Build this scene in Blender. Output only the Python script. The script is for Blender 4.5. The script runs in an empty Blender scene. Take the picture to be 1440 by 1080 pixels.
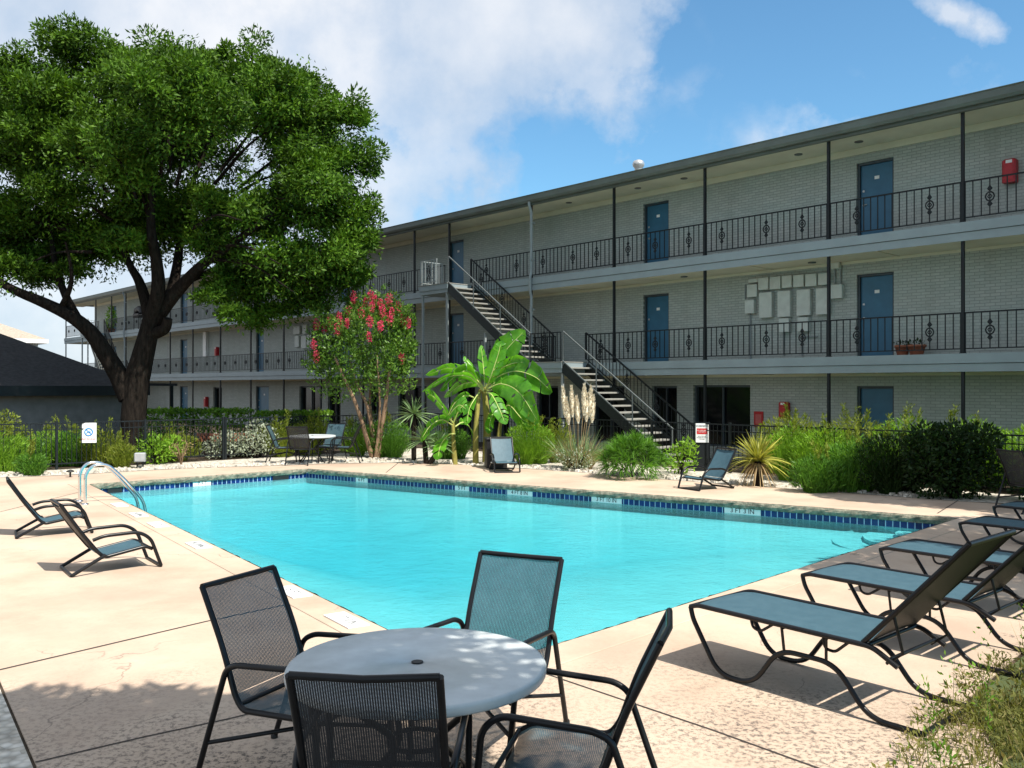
import bpy, bmesh, math, random
import numpy as np
from mathutils import Vector, Matrix, geometry
rad = math.radians
S = bpy.context.scene
C = S.collection
rng = random.Random(7)
nr = np.random.default_rng(11)

# ------------------------------------------------------------------ helpers
F, H, Y0, CX = 1240.0, 2.05, 543.0, 720.0
def G(px, py, h=0.0):                       # where a line of sight meets height h
    y = (H - h) * F / (py - Y0)
    return ((px - CX) / F * y, y)
W = (8.88, 21.5); U = (-.679, .734); N = (-.734, -.679)
THETA = math.atan2(U[1], U[0])
def T(px, o=0.0):                           # distance along the facade
    a = (px - CX) / F
    bx, by = W[0] + N[0] * o, W[1] + N[1] * o
    return (a * by - bx) / (U[0] - a * U[1])
def TZ(px, py, o=0.0):
    t = T(px, o); y = W[1] + N[1] * o + U[1] * t
    return t, H - (py - Y0) / F * y
def B(t, o, z=0.0):
    return (W[0] + U[0] * t + N[0] * o, W[1] + U[1] * t + N[1] * o, z)

def smooth(pts, r, n=5):
    """rounds the corners of a polyline"""
    P = [Vector(p) for p in pts]; out = [P[0]]
    for i in range(1, len(P) - 1):
        a, b, c = P[i - 1], P[i], P[i + 1]
        d1, d2 = (a - b), (c - b)
        rr = min(r, d1.length * .48, d2.length * .48)
        p, q = b + d1.normalized() * rr, b + d2.normalized() * rr
        for k in range(n + 1):
            s = k / n
            out.append(p * (1 - s) ** 2 + b * 2 * s * (1 - s) + q * s * s)
    out.append(P[-1]); return out
def spline(pts, n=5):
    P = [Vector(p) for p in pts]; P = [P[0] * 2 - P[1]] + P + [P[-1] * 2 - P[-2]]; out = []
    for i in range(1, len(P) - 2):
        for k in range(n):
            t = k / n
            out.append(.5 * ((2 * P[i]) + (P[i + 1] - P[i - 1]) * t + (2 * P[i - 1] - 5 * P[i] + 4 * P[i + 1] - P[i + 2]) * t * t
                             + (-P[i - 1] + 3 * P[i] - 3 * P[i + 1] + P[i + 2]) * t ** 3))
    out.append(P[-2]); return out

class MB:
    def __init__(s): s.v = []; s.f = []; s.sm = []
    def add(s, vs, fs, sm=False):
        n = len(s.v); s.v += [tuple(v) for v in vs]
        s.f += [tuple(i + n for i in f) for f in fs]; s.sm += [sm] * len(fs)
    def box(s, x0, x1, y0, y1, z0, z1):
        v = [(x, y, z) for z in (z0, z1) for y in (y0, y1) for x in (x0, x1)]
        s.add(v, [(0, 2, 3, 1), (4, 5, 7, 6), (0, 1, 5, 4), (2, 6, 7, 3), (0, 4, 6, 2), (1, 3, 7, 5)])
    def bbox(s, x0, x1, y0, y1, z0, z1, b=.01):
        """box with chamfered upright edges and top"""
        o = [(x0 + b, y0), (x1 - b, y0), (x1, y0 + b), (x1, y1 - b), (x1 - b, y1), (x0 + b, y1), (x0, y1 - b), (x0, y0 + b)]
        cx, cy = (x0 + x1) / 2, (y0 + y1) / 2
        def ins(p): return (p[0] + (b if p[0] < cx else -b), p[1] + (b if p[1] < cy else -b))
        v = [(p[0], p[1], z0) for p in o] + [(p[0], p[1], z1 - b) for p in o] + [(*ins(p), z1) for p in o]
        f = [tuple(range(7, -1, -1)), tuple(range(16, 24))]
        for k in (0, 8):
            f += [(k + i, k + (i + 1) % 8, k + 8 + (i + 1) % 8, k + 8 + i) for i in range(8)]
        s.add(v, f)
    def bar(s, a, b, w, h=None, up=(0, 0, 1)):
        a, b = Vector(a), Vector(b); h = h or w; d = (b - a).normalized(); up = Vector(up)
        if abs(d.dot(up)) > .99: up = Vector((0, 1, 0))
        x = d.cross(up).normalized() * w / 2; y = x.cross(d).normalized() * h / 2
        v = [p + i * x + j * y for p in (a, b) for i, j in ((-1, -1), (1, -1), (1, 1), (-1, 1))]
        s.add(v, [(0, 1, 2, 3), (7, 6, 5, 4), (0, 4, 5, 1), (1, 5, 6, 2), (2, 6, 7, 3), (3, 7, 4, 0)])
    def tube(s, pts, r, n=8, closed=False, cap=True):
        P = [Vector(p) for p in pts]; m = len(P)
        R = r if isinstance(r, (list, tuple)) else [r] * m
        vs = []; prev = None
        for i in range(m):
            if closed: d = P[(i + 1) % m] - P[i - 1]
            else: d = P[min(i + 1, m - 1)] - P[max(i - 1, 0)]
            d.normalize()
            if prev is None:
                a = Vector((0, 0, 1)) if abs(d.z) < .9 else Vector((1, 0, 0))
                x = d.cross(a).normalized()
            else: x = (prev - d * prev.dot(d)).normalized()
            prev = x; y = d.cross(x)
            for k in range(n):
                t = 2 * math.pi * k / n
                vs.append(P[i] + (x * math.cos(t) + y * math.sin(t)) * R[i])
        fs = []
        for i in range(m if closed else m - 1):
            j = (i + 1) % m
            for k in range(n):
                fs.append((i * n + k, i * n + (k + 1) % n, j * n + (k + 1) % n, j * n + k))
        s.add(vs, fs, True)
        if cap and not closed:
            s.add(vs[:n], [tuple(range(n - 1, -1, -1))]); s.add(vs[-n:], [tuple(range(n))])
    def lathe(s, prof, n=32, c=(0, 0, 0), sm=True):
        vs = [(c[0] + r * math.cos(2 * math.pi * k / n), c[1] + r * math.sin(2 * math.pi * k / n), c[2] + z) for r, z in prof for k in range(n)]
        fs = [(i * n + k, i * n + (k + 1) % n, (i + 1) * n + (k + 1) % n, (i + 1) * n + k) for i in range(len(prof) - 1) for k in range(n)]
        s.add(vs, fs, sm)
        s.add(vs[:n], [tuple(range(n - 1, -1, -1))]); s.add(vs[-n:], [tuple(range(n))])
    def poly(s, pts, z0, z1=None):
        n = len(pts)
        if z1 is None: s.add([(*p, z0) for p in pts], [tuple(range(n))]); return
        s.add([(*p, z0) for p in pts] + [(*p, z1) for p in pts],
              [tuple(range(n - 1, -1, -1)), tuple(range(n, 2 * n))] + [(i, (i + 1) % n, n + (i + 1) % n, n + i) for i in range(n)])
    def holed(s, outer, hole, z):
        tri = geometry.tessellate_polygon([[Vector((*p, 0)) for p in outer], [Vector((*p, 0)) for p in hole]])
        P = outer + hole
        fs = []
        for t in tri:
            a, b, c = (P[i] for i in t)
            if (b[0] - a[0]) * (c[1] - a[1]) - (b[1] - a[1]) * (c[0] - a[0]) < 0: t = t[::-1]
            fs.append(tuple(t))
        s.add([(*p, z) for p in P], fs)
    def build(s, name, m, parent=None, loc=None, bevel=0):
        me = bpy.data.meshes.new(name)
        off = Vector((0, 0, 0)) if loc is None else Vector(loc)
        me.from_pydata([tuple(Vector(v) - off) for v in s.v], [], s.f); me.validate()
        if len(me.polygons) == len(s.sm): me.polygons.foreach_set('use_smooth', s.sm)
        me.materials.append(m)
        o = bpy.data.objects.new(name, me); C.objects.link(o); o.location = off
        if parent is not None: o.parent = parent; o.location = (0, 0, 0) if loc is None else off
        if bevel:
            b = o.modifiers.new('bevel', 'BEVEL'); b.width = bevel; b.segments = 2; b.limit_method = 'ANGLE'
        return o

class LB:
    """many small leaves or blades as one mesh"""
    def __init__(s): s.v = []; s.f = []; s.n = 0
    def _put(s, V, Fc):
        s.v.append(V); s.f.append(Fc + s.n); s.n += len(V)
    def leaves(s, P, D, L, Wd, rs=None):
        n = len(P); D = D / np.linalg.norm(D, axis=1, keepdims=True)
        r = nr.normal(size=(n, 3)); X = np.cross(D, r); X /= np.linalg.norm(X, axis=1, keepdims=True)
        Nn = np.cross(X, D)
        L = (L * nr.uniform(.65, 1.3, n))[:, None]; Wd = (Wd * nr.uniform(.7, 1.25, n))[:, None]
        V = np.stack([P, P + D * L * .5 + X * Wd * .5 + Nn * L * .05, P + D * L - Nn * L * .08, P + D * L * .5 - X * Wd * .5 + Nn * L * .05], 1).reshape(-1, 3)
        s._put(V, np.arange(n * 4).reshape(n, 4))
    def cloud(s, c, r, n, L, Wd, shell=.5, up=.3, out=.8):
        d = nr.normal(size=(n, 3)); d /= np.linalg.norm(d, axis=1, keepdims=True)
        q = nr.uniform(0, 1, n) ** (1 / 3 if shell == 0 else shell * .4)
        P = np.array(c) + d * q[:, None] * np.array(r)
        D = d * out + nr.normal(size=(n, 3)) * .6 + np.array([0, 0, up])
        s.leaves(P, D, L, Wd)
    def blades(s, P, D, L, Wd, droop, k=4, taper=1.0, wobble=0):
        n = len(P); D = D / np.linalg.norm(D, axis=1, keepdims=True)
        X = np.cross(D, np.array([0, 0, 1.]) + nr.normal(size=(n, 3)) * .4); X /= np.linalg.norm(X, axis=1, keepdims=True)
        L = np.broadcast_to(L, n)[:, None]; dr = np.broadcast_to(droop, n)[:, None]
        rows = []
        for i in range(k + 1):
            t = i / k
            c = P + D * L * t + np.array([0, 0, -1.]) * dr * L * t * t
            w = Wd * (1 - t ** 1.5 * taper * .95) * (.55 + .9 * min(t * 3, .5))
            rows += [c - X * w / 2, c + X * w / 2]
        V = np.stack(rows, 1).reshape(-1, 3)
        base = (np.arange(n) * (2 * (k + 1)))[:, None]
        Fc = np.concatenate([base + np.array([2 * i, 2 * i + 1, 2 * i + 3, 2 * i + 2]) for i in range(k)], 0)
        s._put(V, Fc)
    def tuft(s, c, r0, n, L, Wd, spread, droop, zmin=.0, k=4):
        a = nr.uniform(0, 2 * math.pi, n); q = np.sqrt(nr.uniform(0, 1, n)) * r0
        P = np.stack([c[0] + np.cos(a) * q, c[1] + np.sin(a) * q, np.full(n, c[2])], 1)
        sp = nr.uniform(.0, spread, n); a2 = a + nr.normal(size=n) * .6
        D = np.stack([np.cos(a2) * sp, np.sin(a2) * sp, np.maximum(zmin, np.full(n, 1.0))], 1)
        s.blades(P, D, L * nr.uniform(.55, 1.1, n), Wd, droop * nr.uniform(.4, 1.4, n), k)
    def build(s, name, m, parent=None, loc=(0, 0, 0)):
        V = np.concatenate(s.v) - np.array(loc); Fc = np.concatenate(s.f)
        me = bpy.data.meshes.new(name)
        me.vertices.add(len(V)); me.vertices.foreach_set('co', V.astype(np.float32).ravel())
        me.loops.add(Fc.size); me.loops.foreach_set('vertex_index', Fc.astype(np.int32).ravel())
        me.polygons.add(len(Fc)); me.polygons.foreach_set('loop_start', np.arange(0, Fc.size, 4, dtype=np.int32))
        me.update(calc_edges=True); me.validate()
        me.materials.append(m)
        o = bpy.data.objects.new(name, me); C.objects.link(o)
        if parent is not None: o.parent = parent
        else: o.location = loc
        return o

def tag(o, label=None, cat=None, group=None, kind=None):
    if label: o['label'] = label
    if cat: o['category'] = cat
    if group: o['group'] = group
    if kind: o['kind'] = kind
    return o
def empty(name, loc, label, cat, group=None, rz=0.0):
    o = bpy.data.objects.new(name, None); C.objects.link(o); o.location = loc if len(loc) == 3 else (*loc, 0)
    o.rotation_euler.z = rz; o.empty_display_size = .2
    return tag(o, label, cat, group)
KIDS = {}
def dup(root, loc, rz, label, group=None):
    if not KIDS.get(root.name):
        KIDS[root.name] = [(c, list(c.children)) for c in root.children]
    r = root.copy(); C.objects.link(r); r.location = loc if len(loc) == 3 else (*loc, 0); r.rotation_euler.z = rz
    r['label'] = label
    if group: r['group'] = group
    for c, gs in KIDS[root.name]:
        k = c.copy(); C.objects.link(k); k.parent = r
        for g in gs:
            q = g.copy(); C.objects.link(q); q.parent = k
    return r
def text(body, size, loc, rot, m, parent=None, name='lettering', extr=.002, wide=1.0):
    cu = bpy.data.curves.new(name, 'FONT'); cu.body = body; cu.size = size; cu.extrude = extr
    cu.align_x = 'CENTER'; cu.align_y = 'CENTER'; cu.materials.append(m)
    o = bpy.data.objects.new(name, cu); C.objects.link(o); o.location = loc; o.rotation_euler = rot; o.scale.x = wide
    bpy.context.view_layer.update()
    me = bpy.data.meshes.new_from_object(o.evaluated_get(bpy.context.evaluated_depsgraph_get())); bpy.data.objects.remove(o)
    o = bpy.data.objects.new(name, me); C.objects.link(o); o.location = loc; o.rotation_euler = rot; o.scale.x = wide
    if parent is not None: o.parent = parent
    return o

# ------------------------------------------------------------------ materials
class NT:
    def __init__(s, name):
        s.m = bpy.data.materials.new(name); s.m.use_nodes = True; s.t = s.m.node_tree; s.n = s.t.nodes; s.l = s.t.links
        s.p = s.n['Principled BSDF']; s.o = s.n['Material Output']
    def node(s, ty, **kw):
        x = s.n.new(ty)
        for k, v in kw.items():
            if k in x.inputs: x.inputs[k].default_value = v
            else: setattr(x, k, v)
        return x
    def link(s, a, b): s.l.new(a, b)
    def coord(s, scale=None, kind='Object'):
        c = s.node('ShaderNodeTexCoord').outputs[kind]
        if scale is None: return c
        m = s.node('ShaderNodeMapping'); m.inputs['Scale'].default_value = scale if hasattr(scale, '__len__') else (scale,) * 3
        s.link(c, m.inputs['Vector']); return m.outputs[0]
    def noise(s, vec, scale, detail=5, rough=.6):
        x = s.node('ShaderNodeTexNoise'); x.inputs['Scale'].default_value = scale; x.inputs['Detail'].default_value = detail; x.inputs['Roughness'].default_value = rough
        s.link(vec, x.inputs['Vector']); return x.outputs['Fac']
    def ramp(s, fac, stops):
        x = s.node('ShaderNodeValToRGB'); e = x.color_ramp.elements
        while len(e) < len(stops): e.new(.5)
        for q, (p, c) in zip(e, stops):
            q.position = p; q.color = (*c, 1) if hasattr(c, '__len__') else (c, c, c, 1)
        s.link(fac, x.inputs[0]); return x.outputs[0]
    def mix(s, fac, a, b, mode='MIX'):
        x = s.node('ShaderNodeMix', data_type='RGBA', blend_type=mode)
        for sock, v in ((x.inputs[0], fac), (x.inputs[6], a), (x.inputs[7], b)):
            if hasattr(v, 'is_linked') or hasattr(v, 'node'): s.link(v, sock)
            else: sock.default_value = (*v, 1) if hasattr(v, '__len__') else v
        return x.outputs[2]
    def math(s, op, a, b=None):
        x = s.node('ShaderNodeMath', operation=op)
        for i, v in enumerate((a, b)):
            if v is None: continue
            if hasattr(v, 'node'): s.link(v, x.inputs[i])
            else: x.inputs[i].default_value = v
        return x.outputs[0]
    def bump(s, h, strength=.3, dist=.01):
        x = s.node('ShaderNodeBump'); x.inputs['Strength'].default_value = strength; x.inputs['Distance'].default_value = dist
        s.link(h, x.inputs['Height']); s.link(x.outputs[0], s.p.inputs['Normal']); return x
    def set(s, col=None, rough=.6, metal=0, spec=.5):
        if col is not None:
            if hasattr(col, 'node'): s.link(col, s.p.inputs['Base Color'])
            else: s.p.inputs['Base Color'].default_value = (*col, 1)
        s.p.inputs['Roughness'].default_value = rough; s.p.inputs['Metallic'].default_value = metal
        s.p.inputs['Specular IOR Level'].default_value = spec; return s.m

def paint(name, col, rough=.5, var=.18, scale=6, metal=0, bump=.0, spec=.4):
    t = NT(name); c = t.coord()
    n = t.noise(c, scale, 6)
    k = t.ramp(n, [(.3, tuple(x * (1 - var) for x in col)), (.7, tuple(min(1, x * (1 + var)) for x in col))])
    if bump: t.bump(t.noise(c, scale * 12, 3), bump, .004)
    return t.set(k, rough, metal, spec)
def leafmat(name, dark, light, trans=.35, rough=.5, hue=None, spec=.25, tint=(1.25, 1.3, .55)):
    t = NT(name)
    g = t.node('ShaderNodeNewGeometry').outputs['Random Per Island']
    stops = [(0, dark), (.75, light)] + ([(1, hue)] if hue else [])
    col = t.ramp(g, stops)
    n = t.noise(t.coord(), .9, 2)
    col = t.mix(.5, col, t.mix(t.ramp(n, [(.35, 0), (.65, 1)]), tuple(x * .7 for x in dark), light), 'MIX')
    t.set(col, rough, 0, spec)
    tr = t.node('ShaderNodeBsdfTranslucent'); t.link(t.mix(1.0, col, tint, 'MULTIPLY'), tr.inputs[0])
    mx = t.node('ShaderNodeMixShader'); mx.inputs[0].default_value = trans
    t.link(t.p.outputs[0], mx.inputs[1]); t.link(tr.outputs[0], mx.inputs[2]); t.link(mx.outputs[0], t.o.inputs[0])
    return t.m

M = {}
def mk_deck():
    t = NT('deck_concrete'); c = t.coord()
    a = t.ramp(t.noise(c, .55, 6, .6), [(.32, (.41, .295, .215)), (.48, (.52, .40, .30)), (.7, (.58, .455, .35))])
    a = t.mix(t.ramp(t.noise(c, 5, 6, .7), [(.45, 0), (.8, .45)]), a, (.42, .33, .26))
    # pitted texture patches
    pm = t.ramp(t.noise(c, .8, 3), [(.32, 0), (.52, 1)])
    pn = t.ramp(t.noise(t.coord((1, 1, 1)), 25, 8, .8), [(.505, 0), (.56, 1)])
    sy = t.node('ShaderNodeSeparateXYZ'); t.link(c, sy.inputs[0])
    near = t.ramp(t.math('ADD', t.math('MULTIPLY', sy.outputs[1], .1), t.math('MULTIPLY', t.math('SUBTRACT', t.noise(c, .5, 4), .5), .5)), [(.50, 1), (.68, .07)])
    pit = t.math('MULTIPLY', t.math('MULTIPLY', pm, pn), near)
    fine = t.ramp(t.noise(c, 60, 4, .7), [(.54, 0), (.72, .7)])
    a = t.mix(t.math('MULTIPLY', pit, .9), a, (.085, .07, .062))
    a = t.mix(t.math('MULTIPLY', fine, near), a, (.34, .26, .19))
    st = t.ramp(t.noise(t.coord((1, 1, 1)), .42, 7, .62), [(.48, 0), (.68, .75)])
    a = t.mix(st, a, (.40, .29, .22))
    ck = t.node('ShaderNodeTexVoronoi', feature='DISTANCE_TO_EDGE'); ck.inputs['Scale'].default_value = .33
    wv = t.node('ShaderNodeVectorMath', operation='ADD'); t.link(c, wv.inputs[0]); nz = t.node('ShaderNodeTexNoise'); nz.inputs['Scale'].default_value = 1.6; nz.inputs['Detail'].default_value = 6; t.link(c, nz.inputs['Vector']); t.link(nz.outputs['Color'], wv.inputs[1]); t.link(wv.outputs[0], ck.inputs['Vector'])
    crk = t.math('MULTIPLY', t.ramp(ck.outputs['Distance'], [(.0, 1), (.0035, 0)]), t.ramp(t.noise(c, .6, 3), [(.5, 0), (.56, .65)]))
    a = t.mix(crk, a, (.14, .11, .09))
    h = t.math('SUBTRACT', t.noise(c, 40, 5), t.math('MULTIPLY', pit, 1.2))
    t.bump(h, .35, .006)
    return t.set(a, .85, 0, .2)
M['deck'] = mk_deck()
M['joint'] = paint('joint_filler', (.05, .04, .035), .9)
def mk_stone(name, cols, sc, bump=.6, d=.02):
    t = NT(name); c = t.coord()
    v = t.node('ShaderNodeTexVoronoi'); v.inputs['Scale'].default_value = sc; t.link(c, v.inputs['Vector'])
    sep = t.node('ShaderNodeSeparateColor'); t.link(v.outputs['Color'], sep.inputs[0])
    col = t.ramp(sep.outputs[0], [(i / (len(cols) - 1), x) for i, x in enumerate(cols)])
    col = t.mix(t.ramp(v.outputs['Distance'], [(.3, 0), (.8, .6)]), col, tuple(x * .45 for x in cols[0]))
    t.bump(t.math('MULTIPLY', v.outputs['Distance'], -1), bump, d)
    return t.set(col, .9, 0, .2)
M['gravel'] = mk_stone('white_gravel', [(.42, .38, .31), (.62, .56, .47), (.70, .65, .57), (.52, .46, .38)], 16)
M['soil'] = mk_stone('soil', [(.05, .038, .026), (.085, .062, .04), (.045, .035, .025)], 9)
M['lawn'] = paint('lawn_ground', (.07, .09, .03), .95, .4, 3)
def mk_coping():
    t = NT('coping_stone'); c = t.coord()
    a = t.ramp(t.noise(c, 9, 8, .7), [(.35, (.10, .10, .075)), (.5, (.21, .20, .15)), (.65, (.36, .32, .24))])
    t.bump(t.noise(c, 22, 8, .7), .9, .03); return t.set(a, .9, 0, .2)
M['coping'] = mk_coping()
def mk_tile():
    t = NT('blue_pool_tile'); c = t.coord((1, 1, 1))
    sep = t.node('ShaderNodeSeparateXYZ'); t.link(c, sep.inputs[0])
    cb = t.node('ShaderNodeCombineXYZ'); t.link(sep.outputs[0], cb.inputs[0]); t.link(sep.outputs[2], cb.inputs[1])
    b = t.node('ShaderNodeTexBrick', offset=0.0); b.inputs['Scale'].default_value = 1
    b.inputs['Brick Width'].default_value = .11; b.inputs['Row Height'].default_value = .125; b.inputs['Mortar Size'].default_value = .007
    b.inputs['Color1'].default_value = (.003, .014, .085, 1); b.inputs['Color2'].default_value = (.005, .024, .16, 1); b.inputs['Mortar'].default_value = (.42, .55, .7, 1)
    t.link(cb.outputs[0], b.inputs['Vector']); return t.set(b.outputs['Color'], .15, 0, .5)
M['tile'] = mk_tile()
M['plaster'] = paint('pool_plaster', (.40, .68, .68), .7, .06, 1.2)
def mk_water():
    t = NT('pool_water'); t.n.remove(t.p)
    c = t.coord()
    tr = t.node('ShaderNodeBsdfTransparent'); tr.inputs[0].default_value = (.52, .83, .86, 1)
    gl = t.node('ShaderNodeBsdfGlossy'); gl.inputs['Roughness'].default_value = .06; gl.inputs[0].default_value = (.85, .93, .95, 1)
    fr = t.node('ShaderNodeFresnel'); fr.inputs[0].default_value = 1.33
    h = t.math('ADD', t.noise(c, 2.6, 3), t.math('MULTIPLY', t.noise(t.coord((1, 1.6, 1)), 11, 3), .35))
    bp = t.node('ShaderNodeBump'); bp.inputs['Strength'].default_value = .5; bp.inputs['Distance'].default_value = .05
    t.link(h, bp.inputs['Height'])
    for x in (gl, fr): t.link(bp.outputs[0], x.inputs['Normal'])
    mx = t.node('ShaderNodeMixShader'); t.link(t.math('MULTIPLY', fr.outputs[0], .62), mx.inputs[0])
    t.link(tr.outputs[0], mx.inputs[1]); t.link(gl.outputs[0], mx.inputs[2])
    # only the upper surface reflects; sides and bottom of the water body are clear
    gz = t.node('ShaderNodeSeparateXYZ'); t.link(t.node('ShaderNodeNewGeometry').outputs['Position'], gz.inputs[0])
    clear = t.node('ShaderNodeBsdfTransparent'); top = t.node('ShaderNodeMixShader')
    t.link(t.math('GREATER_THAN', gz.outputs[2], -.2151), top.inputs[0]); t.link(clear.outputs[0], top.inputs[1]); t.link(mx.outputs[0], top.inputs[2]); t.link(top.outputs[0], t.o.inputs[0])
    va = t.node('ShaderNodeVolumeAbsorption'); va.inputs[0].default_value = (.25, .84, .93, 1); va.inputs[1].default_value = .3; t.link(va.outputs[0], t.o.inputs[1])
    return t.m
M['water'] = mk_water()
def mk_brick():
    t = NT('painted_brick'); c = t.coord()
    sep = t.node('ShaderNodeSeparateXYZ'); t.link(c, sep.inputs[0])
    cb = t.node('ShaderNodeCombineXYZ'); t.link(sep.outputs[0], cb.inputs[0]); t.link(sep.outputs[2], cb.inputs[1])
    b = t.node('ShaderNodeTexBrick'); b.inputs['Scale'].default_value = 1
    b.inputs['Brick Width'].default_value = .215; b.inputs['Row Height'].default_value = .071; b.inputs['Mortar Size'].default_value = .008; b.inputs['Bias'].default_value = -.1
    b.inputs['Color1'].default_value = (.38, .41, .385, 1); b.inputs['Color2'].default_value = (.47, .495, .465, 1); b.inputs['Mortar'].default_value = (.27, .295, .275, 1)
    t.link(cb.outputs[0], b.inputs['Vector'])
    n = t.noise(c, 1.1, 6, .65)
    col = t.mix(t.ramp(n, [(.38, 0), (.7, .5)]), b.outputs['Color'], (.34, .375, .335))
    n2 = t.noise(t.coord((1.6, 1, .16)), 1.3, 6, .65); col = t.mix(t.ramp(n2, [(.52, 0), (.75, .4)]), col, (.24, .25, .215))
    t.bump(t.math('MULTIPLY', b.outputs['Fac'], -1), .6, .008)
    return t.set(col, .75, 0, .3)
M['brick'] = mk_brick()
M['fascia'] = paint('grey_fascia_paint', (.25, .30, .315), .55, .08, 2)
M['soffit'] = paint('cream_soffit', (.62, .60, .48), .7, .08, 1.5)
M['gutter'] = paint('grey_green_gutter', (.11, .13, .115), .5, .15, 1.5)
M['roofing'] = paint('roof_membrane', (.14, .14, .13), .9, .2, 2)
M['iron'] = paint('dark_iron', (.010, .013, .015), .45, .25, 8, 0, 0, .25)
M['greymetal'] = paint('grey_painted_metal', (.26, .29, .29), .5, .12, 5)
M['handrail'] = paint('dark_grey_rail_paint', (.12, .135, .135), .5, .12, 5)
M['meter'] = paint('pale_meter_paint', (.52, .55, .51), .5, .1, 5)
M['galv'] = paint('galvanised_metal', (.5, .5, .5), .4, .15, 9, .6)
M['door'] = paint('blue_door_paint', (.035, .135, .225), .4, .12, 3)
M['doorframe'] = paint('slate_frame_paint', (.05, .065, .075), .5, .12, 3)
M['jamb'] = paint('dark_grey_paint', (.09, .10, .10), .6)  # plain dark grey, worn by the ceiling light discs
def mk_glass():
    t = NT('dark_glass'); return t.set((.006, .007, .008), .12, 0, .25)
M['glass'] = mk_glass()
M['white'] = paint('white_enamel', (.78, .78, .76), .45, .05, 5)
M['ink'] = paint('black_lettering', (.012, .012, .014), .6)
M['redink'] = paint('red_lettering', (.55, .03, .03), .5)
M['blueink'] = paint('blue_emblem', (.03, .24, .55), .5)
M['red'] = paint('red_cabinet_paint', (.42, .012, .018), .35, .15, 9)
M['terracotta'] = paint('terracotta', (.32, .11, .06), .8, .2, 9)
M['treadmat'] = paint('concrete_tread', (.25, .245, .22), .85, .15, 12)
M['stringer'] = paint('dark_green_grey_steel', (.016, .021, .020), .5, .2, 6, 0, 0, .25)
M['bark'] = mk = None
def mk_bark(name, a, b, sc=6):
    t = NT(name); c = t.coord((sc, sc, sc * .22))
    n = t.noise(c, 2.4, 8, .7); col = t.ramp(n, [(.35, a), (.65, b)]); t.bump(n, 1.0, .05); return t.set(col, .95, 0, .1)
M['bark'] = mk_bark('dark_bark', (.007, .0055, .0045), (.03, .023, .018))
M['myrtlebark'] = mk_bark('smooth_tan_bark', (.17, .10, .06), (.33, .22, .14), 3)
M['stem'] = mk_bark('banana_stem', (.16, .15, .035), (.36, .31, .09), 3)
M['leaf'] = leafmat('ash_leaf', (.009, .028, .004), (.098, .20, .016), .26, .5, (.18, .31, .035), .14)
M['leaf_hedge'] = leafmat('hedge_leaf', (.03, .085, .008), (.17, .33, .025), .28, .45, (.26, .42, .04))
M['leaf_dark'] = leafmat('dark_shrub_leaf', (.008, .022, .005), (.03, .065, .012), .2, .5)
M['leaf_bright'] = leafmat('bright_shrub_leaf', (.09, .21, .015), (.29, .50, .045), .4, .55, (.24, .38, .06))
M['leaf_yellow'] = leafmat('yellow_green_leaf', (.10, .15, .015), (.28, .34, .045), .4, .55, (.36, .36, .08))
M['leaf_silver'] = leafmat('silver_leaf', (.22, .27, .17), (.5, .54, .42), .2, .7)
M['leaf_palm'] = leafmat('palm_leaf', (.045, .125, .015), (.15, .33, .04), .38, .4, (.17, .33, .06))
M['leaf_myrtle'] = leafmat('myrtle_leaf', (.03, .075, .009), (.14, .27, .035), .32, .4, (.22, .36, .06))
M['yucca'] = leafmat('yucca_leaf', (.10, .19, .07), (.3, .42, .2), .2, .45)
M['agave'] = leafmat('striped_agave_leaf', (.17, .20, .03), (.55, .52, .10), .25, .45, (.65, .6, .25))
M['dry'] = leafmat('dry_leaf', (.24, .15, .07), (.45, .33, .18), .2, .8)
M['plume'] = leafmat('cream_plume', (.8, .71, .54), (.93, .87, .74), .5, .9, None, .1, (1, .97, .88))
M['flower'] = leafmat('pink_flower', (.45, .02, .07), (.75, .06, .16), .3, .6, (.85, .2, .25))
M['grassy'] = leafmat('weedy_grass', (.09, .10, .02), (.22, .22, .06), .35, .8, (.42, .29, .15))
def mk_banana():
    t = NT('banana_leaf'); c = t.coord()
    n = t.noise(c, 3, 4)
    col = t.ramp(n, [(.35, (.055, .21, .012)), (.65, (.14, .40, .03))]); t.set(col, .32, 0, .5)
    tr = t.node('ShaderNodeBsdfTranslucent'); t.link(t.mix(1.0, col, (1.6, 1.6, .5), 'MULTIPLY'), tr.inputs[0])
    mx = t.node('ShaderNodeMixShader'); mx.inputs[0].default_value = .42
    t.link(t.p.outputs[0], mx.inputs[1]); t.link(tr.outputs[0], mx.inputs[2]); t.link(mx.outputs[0], t.o.inputs[0]); return t.m
M['banana'] = mk_banana()
M['plumecore'] = paint('plume_core', (.82, .74, .58), .9, .1, 20)
M['rib'] = paint('leaf_rib', (.45, .5, .16), .4)
M['frame'] = paint('black_tube_paint', (.008, .008, .009), .3, .3, 14, 0, 0, .3)
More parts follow.
